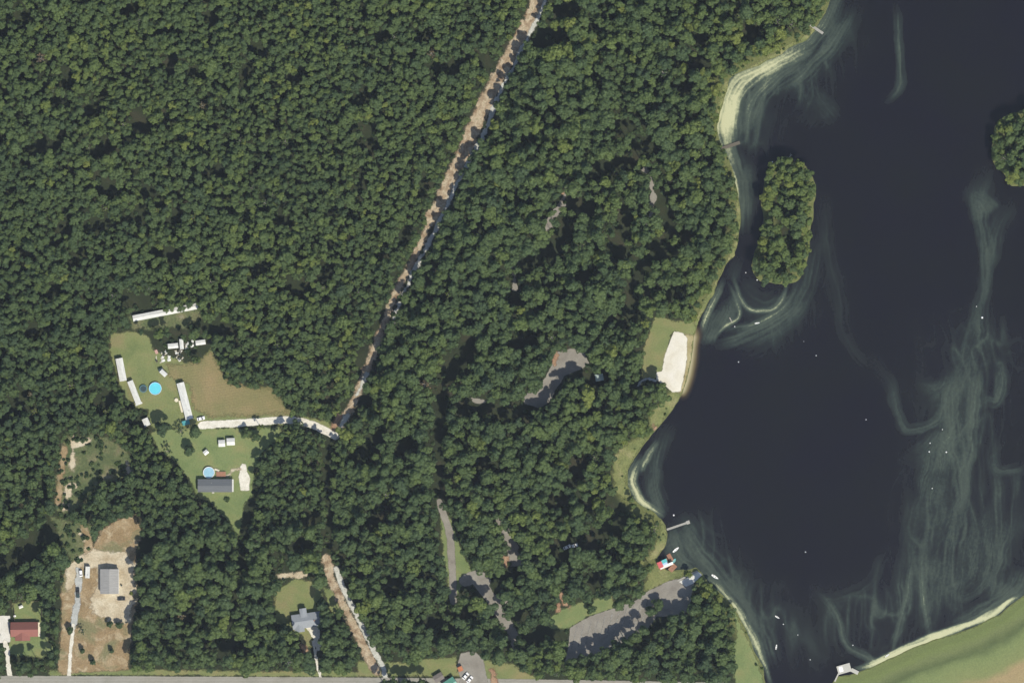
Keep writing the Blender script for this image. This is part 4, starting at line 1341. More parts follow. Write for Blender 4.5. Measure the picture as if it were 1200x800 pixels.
st_ = np.clip(0.22 + rng.normal(0, 0.15, m.sum()) + np.interp(ss[m], [0, 8, 16], [0.38, 0.25, 0]), 0.05, 0.9)
rows = [(a, b, z - 0.05, r_, r_ * rng.uniform(0.8, 1.4), 8 + int(rng.integers(0, 2)), t_, rng.uniform(0, 6.28)) for a, b, z, r_, t_ in zip(sx[m], sy[m], sz_, shr, st_)]
scatter('undergrowth', rows, 'low shrubs and undergrowth between the trees and along the shore')


# ------------------------------------------------------------------ buildings
def house(name, a, b, width, h, rise, wall, roof, label, cat='house', over=0.35, ridge_along=True, z=None, door=True, windows=2, roof_mat2=None):
    """a, b: ends of the building's axis in photograph pixels; width in metres. Gable roof with its ridge along the axis."""
    ax, ay = P(*a); bx, by = P(*b)
    L = math.hypot(bx - ax, by - ay); rz = math.atan2(by - ay, bx - ax)
    c = ((ax + bx) / 2, (ay + by) / 2)
    zz = 0.05 if z is None else z
    e = empty(name, (c[0], c[1], zz), rz, label, cat)
    l2, w2 = L / 2 - over, width / 2 - over
    mb = MB()
    mb.prism([(-l2, -w2), (l2, -w2), (l2, w2), (-l2, w2)], -0.1, h)
    if rise > 0:
        for s in (-1, 1):
            mb.add([(s * l2, -w2, h), (s * l2, w2, h), (s * l2, 0, h + rise * w2 / (w2 + over))], [(0, 1, 2) if s > 0 else (2, 1, 0)])
    wl = mb.build('wall', wall, e)
    l3, w3 = L / 2, width / 2
    t = 0.14
    rf = MB()
    rf.slab([(-l3, -w3, h + t), (l3, -w3, h + t), (l3, 0, h + rise + t), (-l3, 0, h + rise + t)], t)
    rf.slab([(-l3, 0.002, h + rise + t), (l3, 0.002, h + rise + t), (l3, w3, h + t), (-l3, w3, h + t)], t)
    ro = rf.build('roof', roof, e)
    if rise > 0.2:
        MB().slab([(-l3, -0.14, h + rise + t + 0.03), (l3, -0.14, h + rise + t + 0.03), (l3, 0.14, h + rise + t + 0.03), (-l3, 0.14, h + rise + t + 0.03)], 0.06).build('ridge_cap', roof, ro)
    if door:
        d = MB().box((l2 * 0.25, -w2 - 0.03, min(2.05, h - .2) / 2), (0.95, 0.08, min(2.05, h - .2))).build('door', M['grey_wood'], e)
        MB().box((l2 * 0.25 + 0.36, -w2 - 0.1, 1.0), (0.08, 0.08, 0.08)).build('handle', M['rim'], d)
    for i in range(windows):
        for s in (-1, 1):
            xx = -l2 + (i + 0.6) * (2 * l2) / (windows + 0.4)
            if s < 0 and abs(xx - l2 * .25) < 1.2:
                continue
            w_ = MB().box((xx, s * (w2 + 0.03), h * 0.58), (1.2, 0.08, 0.9)).build('window', M['white_wall'], e)
            MB().box((xx, s * (w2 + 0.06), h * 0.58), (1.02, 0.06, 0.74)).build('pane', M['dark_glass'], w_)
    return e, L


# three mobile homes, sheds and the long white shed of the first homestead
e, L = house('mobile_home', (139.7, 419.7), (144.8, 446.2), 4.2, 2.8, 0.35, M['white_wall'], M['white_metal'], 'white mobile home at the top left edge of the lawn, ending beside a narrower one', 'mobile home', 0.12)
e, L = house('mobile_home', (152.5, 446.2), (163.4, 474.0), 3.4, 2.7, 0.3, M['white_wall'], M['white_metal'], 'narrow white mobile home slanting along the woods west of the trampoline', 'mobile home', 0.12)
MB().box((L / 2 - 0.5, 0, 2.75), (1.0, 4.2, 0.15)).build('porch_roof', M['white_metal'], e)
e, L = house('mobile_home', (211.5, 448.3), (222.3, 491.0), 4.4, 2.9, 0.4, M['white_wall'], M['white_metal'], 'longest white mobile home, east of the bright blue pool', 'mobile home', 0.12, windows=4)
dk = MB(); dk.box((2.5, -3.0, 0.5), (7.0, 1.5, 0.12)); dk.build('deck', M['cream'], e)
for xx in (-0.9, 5.9):
    MB().box((xx, -3.6, 0.2), (0.12, 0.12, 0.5)).build('deck_post', M['cream'], e)
MB().box((L / 2 - 1.4, -0.4, 3.45), (0.5, 0.5, 0.3)).build('roof_vent', M['grey_metal'], e)
MB().box((L / 2 - 5.0, 0.9, 3.3), (0.35, 0.35, 0.3)).build('roof_vent', M['grey_metal'], e)
e2 = empty('porch_canopy', at(218, 495), R(-75), 'small teal canopy shaded by trees at the south end of the longest mobile home', 'canopy')
MB().slab([(-1.3, -2.2, 2.3), (1.3, -2.2, 2.3), (1.3, 2.2, 2.5), (-1.3, 2.2, 2.5)], 0.08).build('roof', M['teal'], e2)
for sx_ in (-1.1, 1.1):
    for sy_ in (-2, 2):
        MB().box((sx_, sy_, 1.15), (0.1, 0.1, 2.3)).build('post', M['white_wall'], e2)
house('shed', (188.5, 434.0), (195.0, 440.0), 2.6, 2.0, 0.4, M['grey_wood'], M['white_metal'], 'small pale shed with a dark lean-to north of the bright pool', 'shed', 0.15, windows=0)
house('shed', (169.7, 490.0), (173.4, 498.6), 3.6, 2.2, 0.3, M['white_wall'], M['white_metal'], 'small white shed at the lower left corner of the homestead lawn', 'shed', 0.15, windows=1)
e, L = house('lean_to', (186.0, 434.5), (191.5, 432.5), 2.2, 1.7, 0.2, M['brown_wood'], M['mat_dark'], 'dark lean-to against the small pale shed', 'lean-to', 0.1, windows=0, door=False)
e, L = house('long_shed', (156.0, 373.2), (232.0, 358.4), 3.6, 2.4, 0.35, M['white_wall'], M['white_metal'], 'long narrow white roofed shed under the trees at the top of the homestead', 'shed', 0.15, windows=6)
house('shed', (229.5, 402.0), (241.0, 400.4), 2.9, 2.2, 0.3, M['grey_wood'], M['white_metal'], 'white roofed shed at the right end of the scrap yard', 'shed', 0.15, windows=0)
house('shed', (197.0, 405.8), (209.0, 404.6), 3.0, 2.2, 0.3, M['grey_wood'], M['white_metal'], 'white roofed shed in the middle of the scrap yard', 'shed', 0.15, windows=0)
house('shed', (212.5, 397.2), (213.5, 409.0), 2.3, 2.3, 0.3, M['grey_wood'], M['white_metal'], 'narrow white roofed shed standing end on in the scrap yard', 'shed', 0.15, windows=0)

# scrap scattered round the sheds
scrap_kinds = [('plank', 'plank_pale', 'plank'), ('sheet', 'white_metal', 'metal sheet'), ('crate', 'brown_wood', 'crate'), ('panel', 'pink', 'panel'), ('drum', 'mat_dark', 'drum')]
rs = random.Random(4)
for i in range(52):
    px = rs.uniform(182, 214); py = 426 - (px - 182) * 0.12 - rs.uniform(0, 13)
    if i >= 42:
        px = rs.uniform(215, 228); py = rs.uniform(399, 409)
    nm, mt, cat = scrap_kinds[rs.choices([0, 1, 2, 3, 4], [7, 3, 3, 1.0, 2])[0]]
    if nm == 'panel':
        px = rs.uniform(183, 190); py = rs.uniform(412, 416)
    x, y, z = at(px, py)
    mb = MB()
    if nm == 'plank':
        mb.box((0, 0, 0.1), (rs.uniform(1.2, 2.6), rs.uniform(0.35, 0.7), 0.16)); mb.box((0.1, 0.1, 0.24), (1.0, 0.3, 0.08), 0.6)
    elif nm == 'sheet':
        mb.slab([(-1, -.7, 0.25), (1, -.7, 0.15), (1, .7, 0.4), (-1, .7, 0.3)], 0.04)
    elif nm == 'crate':
        mb.box((0, 0, 0.4), (0.9, 0.8, 0.75)); mb.box((0, 0, 0.82), (1.0, 0.9, 0.06))
    elif nm == 'panel':
        mb.slab([(-1.2, -.8, 0.25), (1.2, -.8, 0.2), (1.2, .8, 0.4), (-1.2, .8, 0.45)], 0.06)
    else:
        mb.lathe([(0.3, 0), (0.3, 0.3), (0.32, 0.32), (0.3, 0.34), (0.3, 0.88)], 10)
    o = mb.build({'panel': 'faded_board'}.get(nm, 'scrap_' + nm), M[mt])
    o.location = (x, y, z); o.rotation_euler = (0, 0, rs.uniform(0, 3.1))
    side = 'between the white sheds' if i >= 42 else 'in the litter below the white sheds'
    words = {'plank': 'pale loose planks lying', 'sheet': 'white metal sheet lying', 'crate': 'brown crate standing', 'panel': 'faded pink panel lying', 'drum': 'dark drum standing'}[nm]
    tag(o, '%s %s' % (words, side), cat, 'scrap pieces: %s %s' % (words, side))


def round_pool(px, py, r_, rim, water, label, h=1.2):
    x, y, z = at(px, py)
    e = empty('pool', (x, y, z - 0.05), 0, label, 'pool')
    n = 28
    mb = MB(); vs = []; fs = []
    for (rr, zz) in ((r_, 0), (r_, h), (r_ - 0.28, h), (r_ - 0.28, 0.2)):
        for i in range(n):
            a = 2 * math.pi * i / n
            vs.append((rr * math.cos(a), rr * math.sin(a), zz))
    for j in range(3):
        for i in range(n):
            fs.append((j * n + i, j * n + (i + 1) % n, (j + 1) * n + (i + 1) % n, (j + 1) * n + i))
    mb.add(vs, fs).build('pool_wall', rim, e)
    MB().lathe([(r_ - 0.3, 0.3), (r_ - 0.3, h - 0.18)], n).build('water', water, e)
    ld = MB()
    for s in (-0.25, 0.25):
        ld.tube((r_ + 0.15, s, 0), (r_ - 0.1, s, h + 0.5), 0.04, n=6)
    for q in range(4):
        ld.tube((r_ + 0.1, -0.25, 0.2 + q * 0.28), (r_ + 0.1, 0.25, 0.2 + q * 0.28), 0.03, n=6)
    ld.build('ladder', M['buoy_white'], e)
    return e


round_pool(182, 455, 3.7, M['light_blue'], M['pool_water'], 'bright turquoise round pool on the homestead lawn')
e = empty('trampoline', at(168, 455.3), 0, 'dark round trampoline just left of the bright pool', 'trampoline')
MB().lathe([(1.75, 0.84), (1.75, 0.88)], 24).build('mat', M['mat_dark'], e)
vs = []; fs = []; n = 24
for rr, zz in ((1.76, 0.86), (1.76, 0.92), (2.25, 0.92), (2.25, 0.86)):
    for i in range(n):
        a = 2 * math.pi * i / n; vs.append((rr * math.cos(a), rr * math.sin(a), zz))
for j in range(4):
    for i in range(n):
        fs.append((j * n + i, ((j + 1) % 4) * n + i, ((j + 1) % 4) * n + (i + 1) % n, j * n + (i + 1) % n))
MB().add(vs, fs).build('pad', M['blue_pad'], e)
for i in range(6):
    a = i * math.pi / 3
    MB().tube((2.15 * math.cos(a), 2.15 * math.sin(a), 0), (2.15 * math.cos(a), 2.15 * math.sin(a), 0.88), 0.04, n=6).build('leg', M['rim'], e)
e = empty('patio_table', at(206.8, 468.6), 0, 'round cream table beside the longest mobile home', 'table')
MB().lathe([(1.1, 0.70), (1.15, 0.74), (1.1, 0.78)], 18).build('tabletop', M['cream'], e)
MB().lathe([(0.35, 0), (0.08, 0.1), (0.08, 0.7)], 10).build('pedestal', M['grey_wood'], e)

# house with charcoal roof
e, L = house('house', (232.0, 568.6), (272.2, 568.6), 7.6, 2.9, 1.1, M['white_wall'], M['dark_shingle'], 'long charcoal roofed house with a pale round pool behind it', windows=4)
MB().slab([(L / 2 - 0.0, -3.6, 2.75), (L / 2 + 0.9, -3.6, 2.75), (L / 2 + 0.9, 3.7, 2.75), (L / 2, 3.7, 2.75)], 0.12).build('side_awning', M['white_metal'], e)
for yy in (-3.4, 0, 3.4):
    MB().box((L / 2 + 0.8, yy, 1.3), (0.1, 0.1, 2.6)).build('awning_post', M['white_wall'], e)
MB().box((-2, 1.6, 3.75), (0.4, 0.4, 0.5)).build('roof_vent', M['grey_metal'], e)
MB().box((-1.2, -4.2, 0.25), (1.3, 0.9, 0.4)).build('step', M['concrete_block'], e)
round_pool(244.8, 553.4, 3.4, M['white_wall'], M['pool_cover'], 'pale blue round pool behind the charcoal roofed house')
e = empty('deck', at(259, 555.6), 0, 'brown wooden deck between the pale pool and the path', 'deck')
for i in range(12):
    MB().box((-2.55 + i * 0.465, 0, 0.55), (0.43, 3.2, 0.08)).build('plank', M['deck_wood'], e)
for sx_ in (-2.5, 2.5):
    for sy_ in (-1.4, 1.4):
        MB().box((sx_, sy_, 0.2), (0.14, 0.14, 0.62)).build('post', M['deck_wood'], e)
MB().box((0, 1.62, 1.2), (5.4, 0.1, 0.12)).build('railing', M['brown_wood'], e)
e = empty('walkway', at(254.2, 550.4), R(-20), 'short pale ladder deck linking pool and brown deck', 'walkway')
for i in range(5):
    MB().box((-1.2 + i * 0.6, 0, 0.5), (0.55, 1.1, 0.08)).build('plank', M['cream'], e)
house('shed', (256.2, 519.3), (264.0, 519.0), 4.0, 2.3, 0.6, M['white_wall'], M['white_metal'], 'left white shed of the pair on the bright lawn', 'shed', 0.15, windows=1)
house('shed', (265.8, 517.4), (275.4, 517.0), 4.2, 2.4, 0.6, M['white_wall'], M['white_metal'], 'right larger white shed of the pair on the bright lawn', 'shed', 0.15, windows=1)
house('shed', (239.2, 531.6), (243.6, 528.0), 2.6, 1.9, 0.4, M['white_wall'], M['white_metal'], 'tiny tilted white shed alone on the bright lawn', 'shed', 0.12, windows=0)

# grey garage
e, L = house('garage', (128.7, 695.2), (128.7, 666.2), 10.8, 3.9, 1.3, M['white_wall'], M['grey_metal'], 'large grey metal roofed garage on the sandy yard', 'garage', 0.3, windows=3)
for yy in (-2.6, 2.6):
    d = MB().box((-L / 2 + 0.26, yy, 1.6), (0.08, 3.2, 3.0)).build('roller_door', M['white_metal'], e)
    MB().box((-L / 2 + 0.2, yy, 0.6), (0.06, 0.4, 0.08)).build('handle', M['rim'], d)
MB().slab([(-L / 2, -5.55, 3.98), (L / 2, -5.55, 3.98), (L / 2, -5.41, 3.98), (-L / 2, -5.41, 3.98)], 0.16).build('gutter', M['white_wall'], e)

# red roofed house with a front gable, its fence
e, L = house('house', (12.8, 737.0), (45.0, 736.6), 8.6, 2.8, 2.7, M['brick'], M['red_shingle'], 'brick house with dull red shingle roof at the left edge', windows=3)
fg = MB()
h0, rt = 2.8, 0.14
apx = -L / 2 + (26.5 - 12.8) * S
fg.slab([(apx - 4.3, -6.6, h0 + rt), (apx, -6.6, h0 + 1.6 + rt), (apx, -0.6, h0 + 1.6 + rt), (apx - 4.3, -3.2, h0 + rt)][::1], 0.14)
fg.slab([(apx, -6.6, h0 + 1.6 + rt), (apx + 4.6, -6.6, h0 + rt), (apx + 4.6, -3.2, h0 + rt), (apx, -0.6, h0 + 1.6 + rt)], 0.14)
fg.build('porch_roof', M['red_shingle'], e)
MB().add([(apx - 4.0, -6.2, h0), (apx + 4.2, -6.2, h0), (apx, -6.2, h0 + 1.5)], [(0, 1, 2)]).build('gable', M['cream'], e)
for xx in (-3.9, -1.2, 1.4, 4.1):
    MB().box((apx + xx, -6.2, 1.4), (0.16, 0.16, 2.8)).build('porch_post', M['white_wall'], e)
MB().slab([(L / 2, -4.2, 2.6), (L / 2 + 1.3, -4.2, 2.5), (L / 2 + 1.3, 4.0, 2.5), (L / 2, 4.0, 2.6)], 0.1).build('side_awning', M['cream'], e)
for yy in (-4, 3.8):
    MB().box((L / 2 + 1.15, yy, 1.2), (0.1, 0.1, 2.5)).build('awning_post', M['white_wall'], e)


def fence(pts, label, h=1.9):
    x0, y0 = P(*pts[0])
    e = empty('wooden_fence', (x0, y0, 0.05), 0, label, 'fence')
    for (a, b) in zip(pts[:-1], pts[1:]):
        ax, ay = P(*a); bx, by = P(*b)
        L = math.hypot(bx - ax, by - ay); n = max(1, round(L / 2.4)); rz = math.atan2(by - ay, bx - ax)
        for i in range(n):
            cx_ = ax + (bx - ax) * (i + .5) / n - x0; cy_ = ay + (by - ay) * (i + .5) / n - y0
            MB().box((cx_, cy_, h / 2), (L / n - 0.14, 0.1, h - 0.1), rz).build('fence_panel', M['brown_wood'], e)
            MB().box((ax + (bx - ax) * i / n - x0, ay + (by - ay) * i / n - y0, h / 2), (0.13, 0.13, h + 0.1), rz).build('post', M['brown_wood'], e)
    return e


fence([(17, 727), (16.5, 712)], 'short brown fence from the red house to the corner of its lawn')
fence([(29, 704), (48.8, 703.6), (49.2, 728.5)], 'brown wooden fence along the back and right side of the fenced lawn')
house('shed', (22.5, 711.5), (27, 709.5), 1.6, 1.7, 0.2, M['white_wall'], M['white_metal'], 'small white lean shed at the back of the fenced lawn', 'shed', 0.1, windows=0)
e = empty('storage_box', at(17.3, 721.5), 0.3, 'white storage box by the left fence of the red house', 'box')
MB().box((0, 0, 0.5), (1.3, 1.0, 1.0)).build('body', M['buoy_white'], e); MB().box((0, 0, 1.05), (1.4, 1.1, 0.1)).build('lid', M['buoy_white'], e)

# slate blue house
e, L = house('house', (342.5, 728.8), (376.0, 724.0), 8.6, 2.9, 1.5, M['white_wall'], M['blue_shingle'], 'slate blue roofed house with a rear wing beside the white drive', windows=3)
rw = MB()
rw.slab([(-3.2, 2.0, 4.0), (-1.2, 2.0, 4.4), (-1.2, 7.4, 4.4), (-3.2, 7.4, 3.6)], 0.14)
rw.slab([(-1.2, 2.0, 4.4), (0.9, 2.0, 4.0), (0.9, 7.4, 3.6), (-1.2, 7.4, 4.4)], 0.14)
rw.build('rear_wing_roof', M['blue_shingle'], e)
MB().prism([(-2.9, 4.0), (0.6, 4.0), (0.6, 7.1), (-2.9, 7.1)], 0, 3.4).build('rear_wing', M['white_wall'], e)
fw = MB()
fw.slab([(-7.6, -6.2, 3.05), (-4.7, -6.2, 4.0), (-4.7, -1.4, 4.0), (-7.6, -3.8, 3.05)], 0.14)
fw.slab([(-4.7, -6.2, 4.0), (-1.8, -6.2, 3.05), (-1.8, -3.8, 3.05), (-4.7, -1.4, 4.0)], 0.14)
fw.build('front_gable_roof', M['blue_shingle'], e)
MB().prism([(-7.3, -5.9), (-2.1, -5.9), (-2.1, -3.9), (-7.3, -3.9)], 0, 3.0).build('front_wing', M['white_wall'], e)
MB().box((4.6, -0.6, 4.6), (0.7, 0.7, 1.0)).build('chimney', M['brick'], e)

# park buildings
e, L = house('bathhouse', (697.5, 443.0), (707.0, 441.4), 4.0, 2.7, 0.6, M['cream'], M['pale_green'], 'pale green roofed bathhouse under the trees east of the camping lot', 'bathhouse', 0.3, windows=1)
e, L = house('park_office', (520.5, 806.0), (534.0, 797.0), 6.4, 3.0, 1.0, M['cream'], M['green_metal'], 'green metal roofed office at the bottom edge by the entrance', 'office', 0.3, windows=2)
e, L = house('shed', (509.0, 796.0), (519.0, 790.0), 4.4, 2.5, 0.6, M['brown_wood'], M['brown_roof'], 'brown grey roofed shed left of the green roofed office', 'shed', 0.2, windows=1)
e = empty('pavilion', at(539.5, 783), R(25), 'rust orange roofed small pavilion above the two white cars', 'pavilion')
MB().slab([(-1.4, -1.4, 2.3), (0, -1.4, 2.8), (0, 1.4, 2.8), (-1.4, 1.4, 2.3)], 0.08).slab([(0, -1.4, 2.8), (1.4, -1.4, 2.3), (1.4, 1.4, 2.3), (0, 1.4, 2.8)], 0.08).build('roof', M['orange'], e)
for sx_ in (-1.25, 1.25):
    for sy_ in (-1.25, 1.25):
        MB().box((sx_, sy_, 1.15), (0.12, 0.12, 2.3)).build('post', M['brown_wood'], e)

# lakeside concession house: red, turquoise and white roof sections over brown docks
bx0, by0, _ = at(779, 660, 0)
e = empty('boathouse', (bx0, by0, WATER_Z), R(23), 'boathouse with red, turquoise and white roof panels on the shore', 'boathouse')
MB().prism([(-4.0, -2.6), (2.4, -2.6), (2.4, 2.4), (-4.0, 2.4)], -1.0, 0.9).build('base', M['deck_wood'], e)
MB().prism([(-3.6, -1.2), (1.6, -1.2), (1.6, 2.1), (-3.6, 2.1)], 0.9, 3.2).build('wall', M['white_wall'], e)
MB().slab([(-4.2, -1.4, 3.5), (-1.3, -1.4, 3.6), (-1.3, 2.3, 3.4), (-4.2, 2.3, 3.3)], 0.14).build('red_roof', M['red'], e)
MB().slab([(-1.28, 0.55, 3.5), (1.9, 0.55, 3.5), (1.9, 2.5, 3.3), (-1.28, 2.5, 3.3)], 0.14).build('turquoise_roof', M['turquoise'], e)
MB().slab([(-1.28, -0.6, 3.62), (1.6, -0.6, 3.62), (1.6, 0.53, 3.52), (-1.28, 0.53, 3.52)], 0.14).build('blue_roof', M['light_blue'], e)
MB().slab([(-3.6, -2.2, 3.15), (4.6, -2.2, 3.15), (4.6, -0.62, 3.45), (-3.6, -0.62, 3.45)], 0.12).build('white_roof', M['white_metal'], e)
for xx in (-3.4, 0.5, 4.4):
    MB().box((xx, -2.05, 2.0), (0.14, 0.14, 2.4)).build('post', M['white_wall'], e)
e['label'] = 'boathouse with red, turquoise and white roof panels on the shore'


def dock(name, a, b, width, mat, label, z=0.25, head=None, cat='pier'):
    ax, ay = P(*a); bx, by = P(*b)
    L = math.hypot(bx - ax, by - ay); rz = math.atan2(by - ay, bx - ax)
    e = empty(name, (ax, ay, WATER_Z + z), rz, label, cat)
    n = max(3, int(L / 0.42))
    me = None
    for i in range(n):
        o = MB().box((0, 0, 0.3), (L / n - 0.05, width, 0.09)).build('plank', mat, e) if me is None else bpy.data.objects.new('plank', me)
        if me is None:
            me = o.data
        else:
            COL.objects.link(o); o.parent = e
        o.location = ((i + .5) * L / n, 0, rs.uniform(0, 0.02))
    for i in range(int(L / 2.5) + 1):
        for s in (-1, 1):
            MB().tube((i * 2.5 + 0.2, s * (width / 2 + .05), -2.2), (i * 2.5 + 0.2, s * (width / 2 + .05), 0.55), 0.1, n=7).build('pile', M['brown_wood'], e)
    for s in (-1, 1):
        MB().box((L / 2, s * width / 2 * 0.9, 0.2), (L, 0.12, 0.12)).build('beam', mat, e)
    if head:
        MB().box((L + head / 2 - 0.3, 0, 0.36), (head, head, 0.1)).build('end_platform', mat, e)
    return e


dock('pier', (781.5, 620.3), (805.0, 612.2), 1.2, M['grey_wood'], 'long weathered fishing pier reaching into the lake above the boathouse', head=2.0)
dock('pier', (842.0, 175.5), (867.0, 167.0), 1.9, M['brown_wood'], 'brown pier crossing the pale algae in the upper bay')
dock('pier', (948.5, 28.5), (964.5, 39.5), 1.5, M['grey_wood'], 'small grey pier at the top shore')
dock('dock', (783.0, 649.0), (787.5, 657.0), 2.4, M['deck_wood'], 'brown dock on the north side of the boathouse', cat='dock')
dock('dock', (785.0, 668.5), (791.5, 661.5), 3.0, M['deck_wood'], 'brown dock on the south side of the boathouse', cat='dock')
dock('dock', (794.0, 680.2), (817.5, 668.8), 1.0, M['grey_wood'], 'thin grey dock along the boat ramp', cat='dock', z=0.55)

# outlet block at the foot of the dam
ox_, oy_, _ = at(989, 783, 0)
e = empty('outlet_structure', (ox_, oy_, WATER_Z), R(16), 'square concrete outlet block at the foot of the dam', 'outlet')
MB().box((0, 0, 0.2), (7.6, 4.6, 3.4)).build('body', M['concrete_block'], e, 0.08)
MB().box((0, 0, 1.96), (8.0, 5.0, 0.16)).build('cap_slab', M['concrete_block'], e)
MB().box((-1.8, 0.2, 2.06), (2.4, 3.2, 0.08)).build('hatch', M['white_wall'], e)
MB().box((5.6, -3.2, 0.7), (4.6, 2.2, 1.0), R(-42)).build('wing_wall', M['concrete_block'], e)
MB().box((-5.2, -3.4, 0.35), (6.2, 0.8, 0.9), R(48)).build('wing_wall', M['concrete_block'], e)


# ------------------------------------------------------------------ vehicles
def car_proto(paint, L=4.6, Wd=1.85, pickup=False, van=False):
    e = bpy.data.objects.new('parked_car', None); COL.objects.link(e)
    l = L / 2
    if van:
        prof = [(-l, .45), (-l, 1.75), (-l + .2, 1.95), (l - 1.3, 1.95), (l - .6, 1.15), (l - .05, 1.0), (l, .45)]
    elif pickup:
        prof = [(-l, .45), (-l, 1.05), (-.55, 1.05), (-.45, 1.7), (.75, 1.72), (1.35, 1.12), (l - .1, 1.0), (l, .45)]
    else:
        prof = [(-l, .45), (-l, .92), (-l + .5, 1.0), (-l + 1.1, 1.42), (.25, 1.46), (1.05, 1.0), (l - .15, .88), (l, .45)]
    n = len(prof)
    vs = []
    for s in (-1, 1):
        for (x, z) in prof:
            tuck = 0.86 if z > 1.15 else 1.0
            vs.append((x, s * Wd / 2 * tuck, z))
    fs = [tuple(range(n)), tuple(range(2 * n - 1, n - 1, -1))]
    fs += [(i, n + i, n + (i + 1) % n, (i + 1) % n) for i in range(n)]
    MB().add(vs, fs).build('body', paint, e, 0.05)
    if van:
        q = [(l - 1.28, 1.9), (l - .66, 1.2)]
    elif pickup:
        q = [(.79, 1.69), (1.31, 1.18)]
    else:
        q = [(.31, 1.44), (1.0, 1.04)]
    w = Wd * 0.40
    MB().slab([(q[0][0] + .05, -w, q[0][1] + .05), (q[1][0] + .05, -w, q[1][1] + .05), (q[1][0] + .05, w, q[1][1] + .05), (q[0][0] + .05, w, q[0][1] + .05)], 0.04).build('windscreen', M['dark_glass'], e)
    if not van and not pickup:
        MB().slab([(-l + .58, -w, 1.1), (-l + 1.08, -w, 1.46), (-l + 1.08, w, 1.46), (-l + .58, w, 1.1)], 0.04).build('rear_window', M['dark_glass'], e)
    if pickup:
        MB().box((-l / 2 - .35, 0, 1.06), (l - .55, Wd * .82, 0.05)).build('load_bed', M['mat_dark'], e)
    for s in (-1, 1):
        MB().box((0.0 if not van else .4, s * Wd * .455, 1.24), (1.5, 0.04, 0.3)).build('side_window', M['dark_glass'], e)
        MB().box((l - .02, s * Wd * .36, .72), (.08, .36, .16)).build('headlight', M['lamp_clear'], e)
        MB().box((-l + .0, s * Wd * .38, .8), (.08, .26, .2)).build('tail_light', M['lamp_red'], e)
        for xx in (-l * .62, l * .62):
            wh = MB().tube((xx, s * Wd * .38, .33), (xx, s * Wd * .5, .33), .33, n=14).build('wheel', M['tyre'], e)
            MB().tube((xx, s * Wd * .49, .33), (xx, s * Wd * .51, .33), .19, n=10).build('rim', M['rim'], wh)
    return e


def park(e, px, py, rz, label, cat, group=None):
    e.location = at(px, py); e.rotation_euler = (0, 0, rz)
    return tag(e, label, cat, group)


white = car_proto(M['car_white'])
park(white, 235.6, 490.2, R(14), 'white car parked at the end of the gravel drive', 'car')
park(copy_tree(white), 545.8, 791.5, R(50), 'upper left of two white cars side by side at the entrance', 'car', 'white cars side by side at the entrance')
park(copy_tree(white), 550.6, 795.6, R(50), 'lower right of two white cars side by side at the entrance', 'car', 'white cars side by side at the entrance')
park(copy_tree(white), 664.5, 640.6, R(25), 'white car half hidden in tree shade by the picnic woods', 'car')
park(copy_tree(white), 672.5, 639.0, R(15), 'white car at the right of the shaded pair in the picnic woods', 'car')
dk_ = car_proto(M['car_dark'])
park(dk_, 142.2, 701.2, R(180), 'dark car parked in front of the grey garage', 'car')
pk = car_proto(M['car_dark'], 5.8, 2.0, pickup=True); pk.name = 'pickup_truck'
park(pk, 91.2, 694.0, R(92), 'dark pickup truck on the drive left of the garage', 'pickup truck')
vn_ = car_proto(M['car_white'], 3.6, 1.8, van=True); vn_.name = 'utility_van'
park(vn_, 95.0, 671.4, R(-85), 'short white van left of the white box trailer', 'van')
e = empty('box_trailer', at(103, 670), R(88), 'long white box trailer left of the grey garage', 'trailer')
MB().box((0, 0, 1.75), (6.8, 2.6, 2.5)).build('body', M['white_metal'], e, 0.06)
MB().tube((3.3, 0, .6), (4.7, 0, .5), .07).build('tow_bar', M['mat_dark'], e)
MB().box((-1.5, 0, 3.05), (0.6, 0.6, 0.12)).build('roof_vent', M['rim'], e)
for s in (-1, 1):
    for xx in (-.6, .4):
        MB().tube((xx, s * 1.05, .36), (xx, s * 1.3, .36), .36, n=12).build('wheel', M['tyre'], e)
e = empty('barrel', at(142.3, 685.5), 0, 'dark barrel right of the grey garage', 'barrel')
MB().lathe([(0.5, 0), (0.55, 0.4), (0.55, 0.8), (0.5, 1.2)], 12).build('body', M['brown_wood'], e); MB().lathe([(0.46, 1.2), (0.46, 1.25)], 12).build('lid', M['mat_dark'], e)


# ------------------------------------------------------------------ boats and buoys
def boat_proto(L, Wd, hull_m, name='rowing_boat'):
    e = bpy.data.objects.new(name, None); COL.objects.link(e)
    mb = MB(); st = 9; vs = []; fs = []
    for i in range(st):
        u = i / (st - 1); x = -L / 2 + L * u
        wv = Wd / 2 * (math.sin(math.pi * min(1, 0.12 + u * 0.88)) ** 0.6) if u < 0.999 else 0.03
        for (k_, z_) in ((1.0, 0.42), (0.75, 0.02), (-0.75, 0.02), (-1.0, 0.42), (-0.86, 0.40), (-0.62, 0.12), (0.62, 0.12), (0.86, 0.40)):
            vs.append((x, wv * k_, z_ + 0.1 * u * u))
    for i in range(st - 1):
        for j in range(8):
            fs.append((i * 8 + j, i * 8 + (j + 1) % 8, (i + 1) * 8 + (j + 1) % 8, (i + 1) * 8 + j))
    fs.append(tuple(range(8))); fs.append(tuple(range((st - 1) * 8 + 7, (st - 1) * 8 - 1, -1)))
    mb.add(vs, fs).build('hull', hull_m, e)
    for xx in (-L * .25, L * .08):
        MB().box((xx, 0, .34), (.28, Wd * .82, .05)).build('seat', M['grey_wood'], e)
    return e


bo = boat_proto(4.6, 1.4, M['buoy_white'])


def float_at(o, px, py, rz, label, cat, group=None):
    x, y = P(px, py)
    o.location = (x, y, WATER_Z - 0.06); o.rotation_euler = (0, 0, rz)
    return tag(o, label, cat, group)


